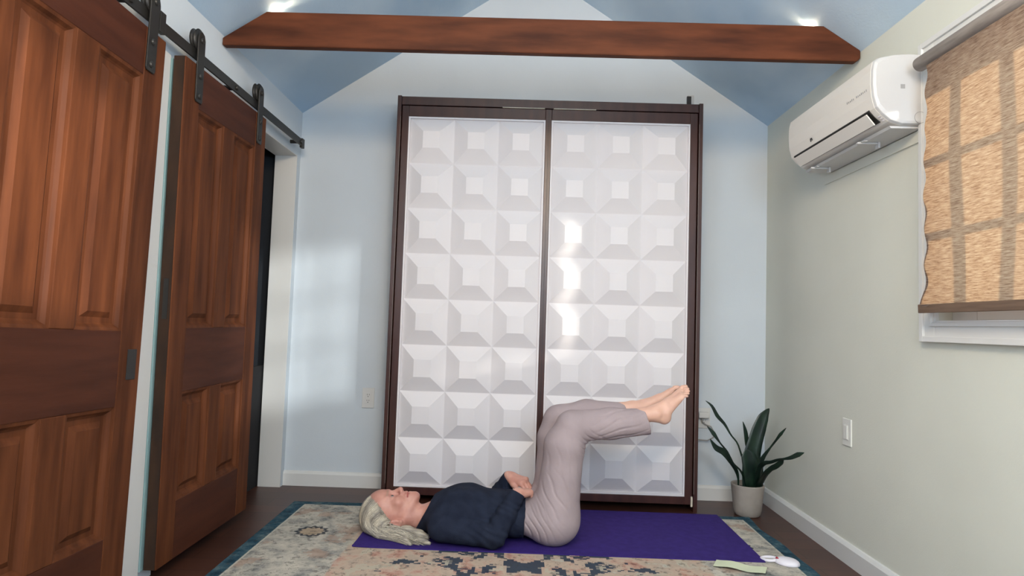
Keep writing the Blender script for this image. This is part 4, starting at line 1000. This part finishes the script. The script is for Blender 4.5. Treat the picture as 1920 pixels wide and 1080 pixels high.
# strands laid on the hair volume, sweeping from the hairline round the head and out over the mat
tb = MB(); tn = []
NS = 1100; A_ = rng.random(NS)**.85; side = np.where(rng.random(NS) < .80, -1.0, 1.0); rt = rng.random(NS)**1.3*.75
L2 = lambda p, q: np.array(p)[None]*(1-A_[:, None])+np.array(q)[None]*A_[:, None]
c0 = L2((-.652, .010, .170), (-.570, .074, .070)); c1 = L2((-.698, .045, .115), (-.588, .084, .052)); c2 = L2((-.706, .066, .045), (-.548, .100, .040))
c3 = L2((-.640, .098, .024), (-.485, .115, .036)); c4 = L2((-.545, .132, .022), (-.425, .140, .028)); c5 = L2((-.455, .182, .019), (-.362, .166, .022))
j = lambda k: rng.normal(0, k, (NS, 3))
c0 = c0*(1-rt[:, None]*.8)+c1*rt[:, None]*.8
ctl = np.stack([c0+j(.002), c1+j(.004), c2+j(.005), c3+j(.006), c4+j(.007), c5+j(.010)], 1)
nseg = 18; us = np.linspace(0, 1, nseg+1)[None, :]*(5.0*(0.80+.20*rng.random((NS, 1)))); kk = np.clip(us.astype(int), 0, 4); ff = (us-kk)[..., None]
g_ = lambda o: np.take_along_axis(ctl, np.clip(kk+o, 0, 5)[..., None].repeat(3, -1), 1)
p0, p1, p2, p3 = g_(-1), g_(0), g_(1), g_(2)
S_ = .5*((2*p1)+(p2-p0)*ff+(2*p0-5*p1+4*p2-p3)*ff*ff+(3*p1-p0-3*p2+p3)*ff**3)
S_[..., 1] = YM+S_[..., 1]*side[:, None]
S_ = S_.astype(np.float32); off = (.0005+.0022*rng.random((NS, 1))).astype(np.float32)
free = np.clip((us/us[:, -1:]-.80)/.2, 0, 1).astype(np.float32)       # tips may leave the volume
for _ in range(7):
    d = evalops(hr_[:-4], S_); G = np.zeros_like(S_); e = .002
    for ax in range(3):
        Q = S_.copy(); Q[..., ax] += e; G[..., ax] = (evalops(hr_[:-4], Q)-d)/e
    G /= np.maximum(np.linalg.norm(G, axis=-1, keepdims=True), .3)
    S_ = S_-G*(d-off)[..., None]*(.8*(1-free))[..., None]
    S_[:, 1:-1] = .7*S_[:, 1:-1]+.15*(S_[:, 2:]+S_[:, :-2])
S_[..., 2] = np.maximum(S_[..., 2], .0165)
for i in range(NS):
    r = .0009+.0009*rng.random(); n0 = len(tb.v)
    rr = [r*(.5 if k == 0 else 1-.75*max(0, (k/nseg-.75)/.25)) for k in range(nseg+1)]
    tb.tube([tuple(q) for q in S_[i]], rr, 5)
    base_t = .50+.22*math.sin(A_[i]*19)+.10*math.sin(A_[i]*47+1); tn.extend([float(np.clip(base_t+.12*rng.normal(), .05, 1))]*(len(tb.v)-n0))
me_v = np.array(tb.v, np.float32)
so = obj('hair_strand', tb, M['hair'], hair, kind='stuff', smooth=True)
at = so.data.color_attributes.new('tone', 'FLOAT_COLOR', 'POINT'); t4 = np.ones((len(tn), 4), np.float32); t4[:, :3] = np.array(tn, np.float32)[:, None]; at.data.foreach_set('color', t4.ravel())
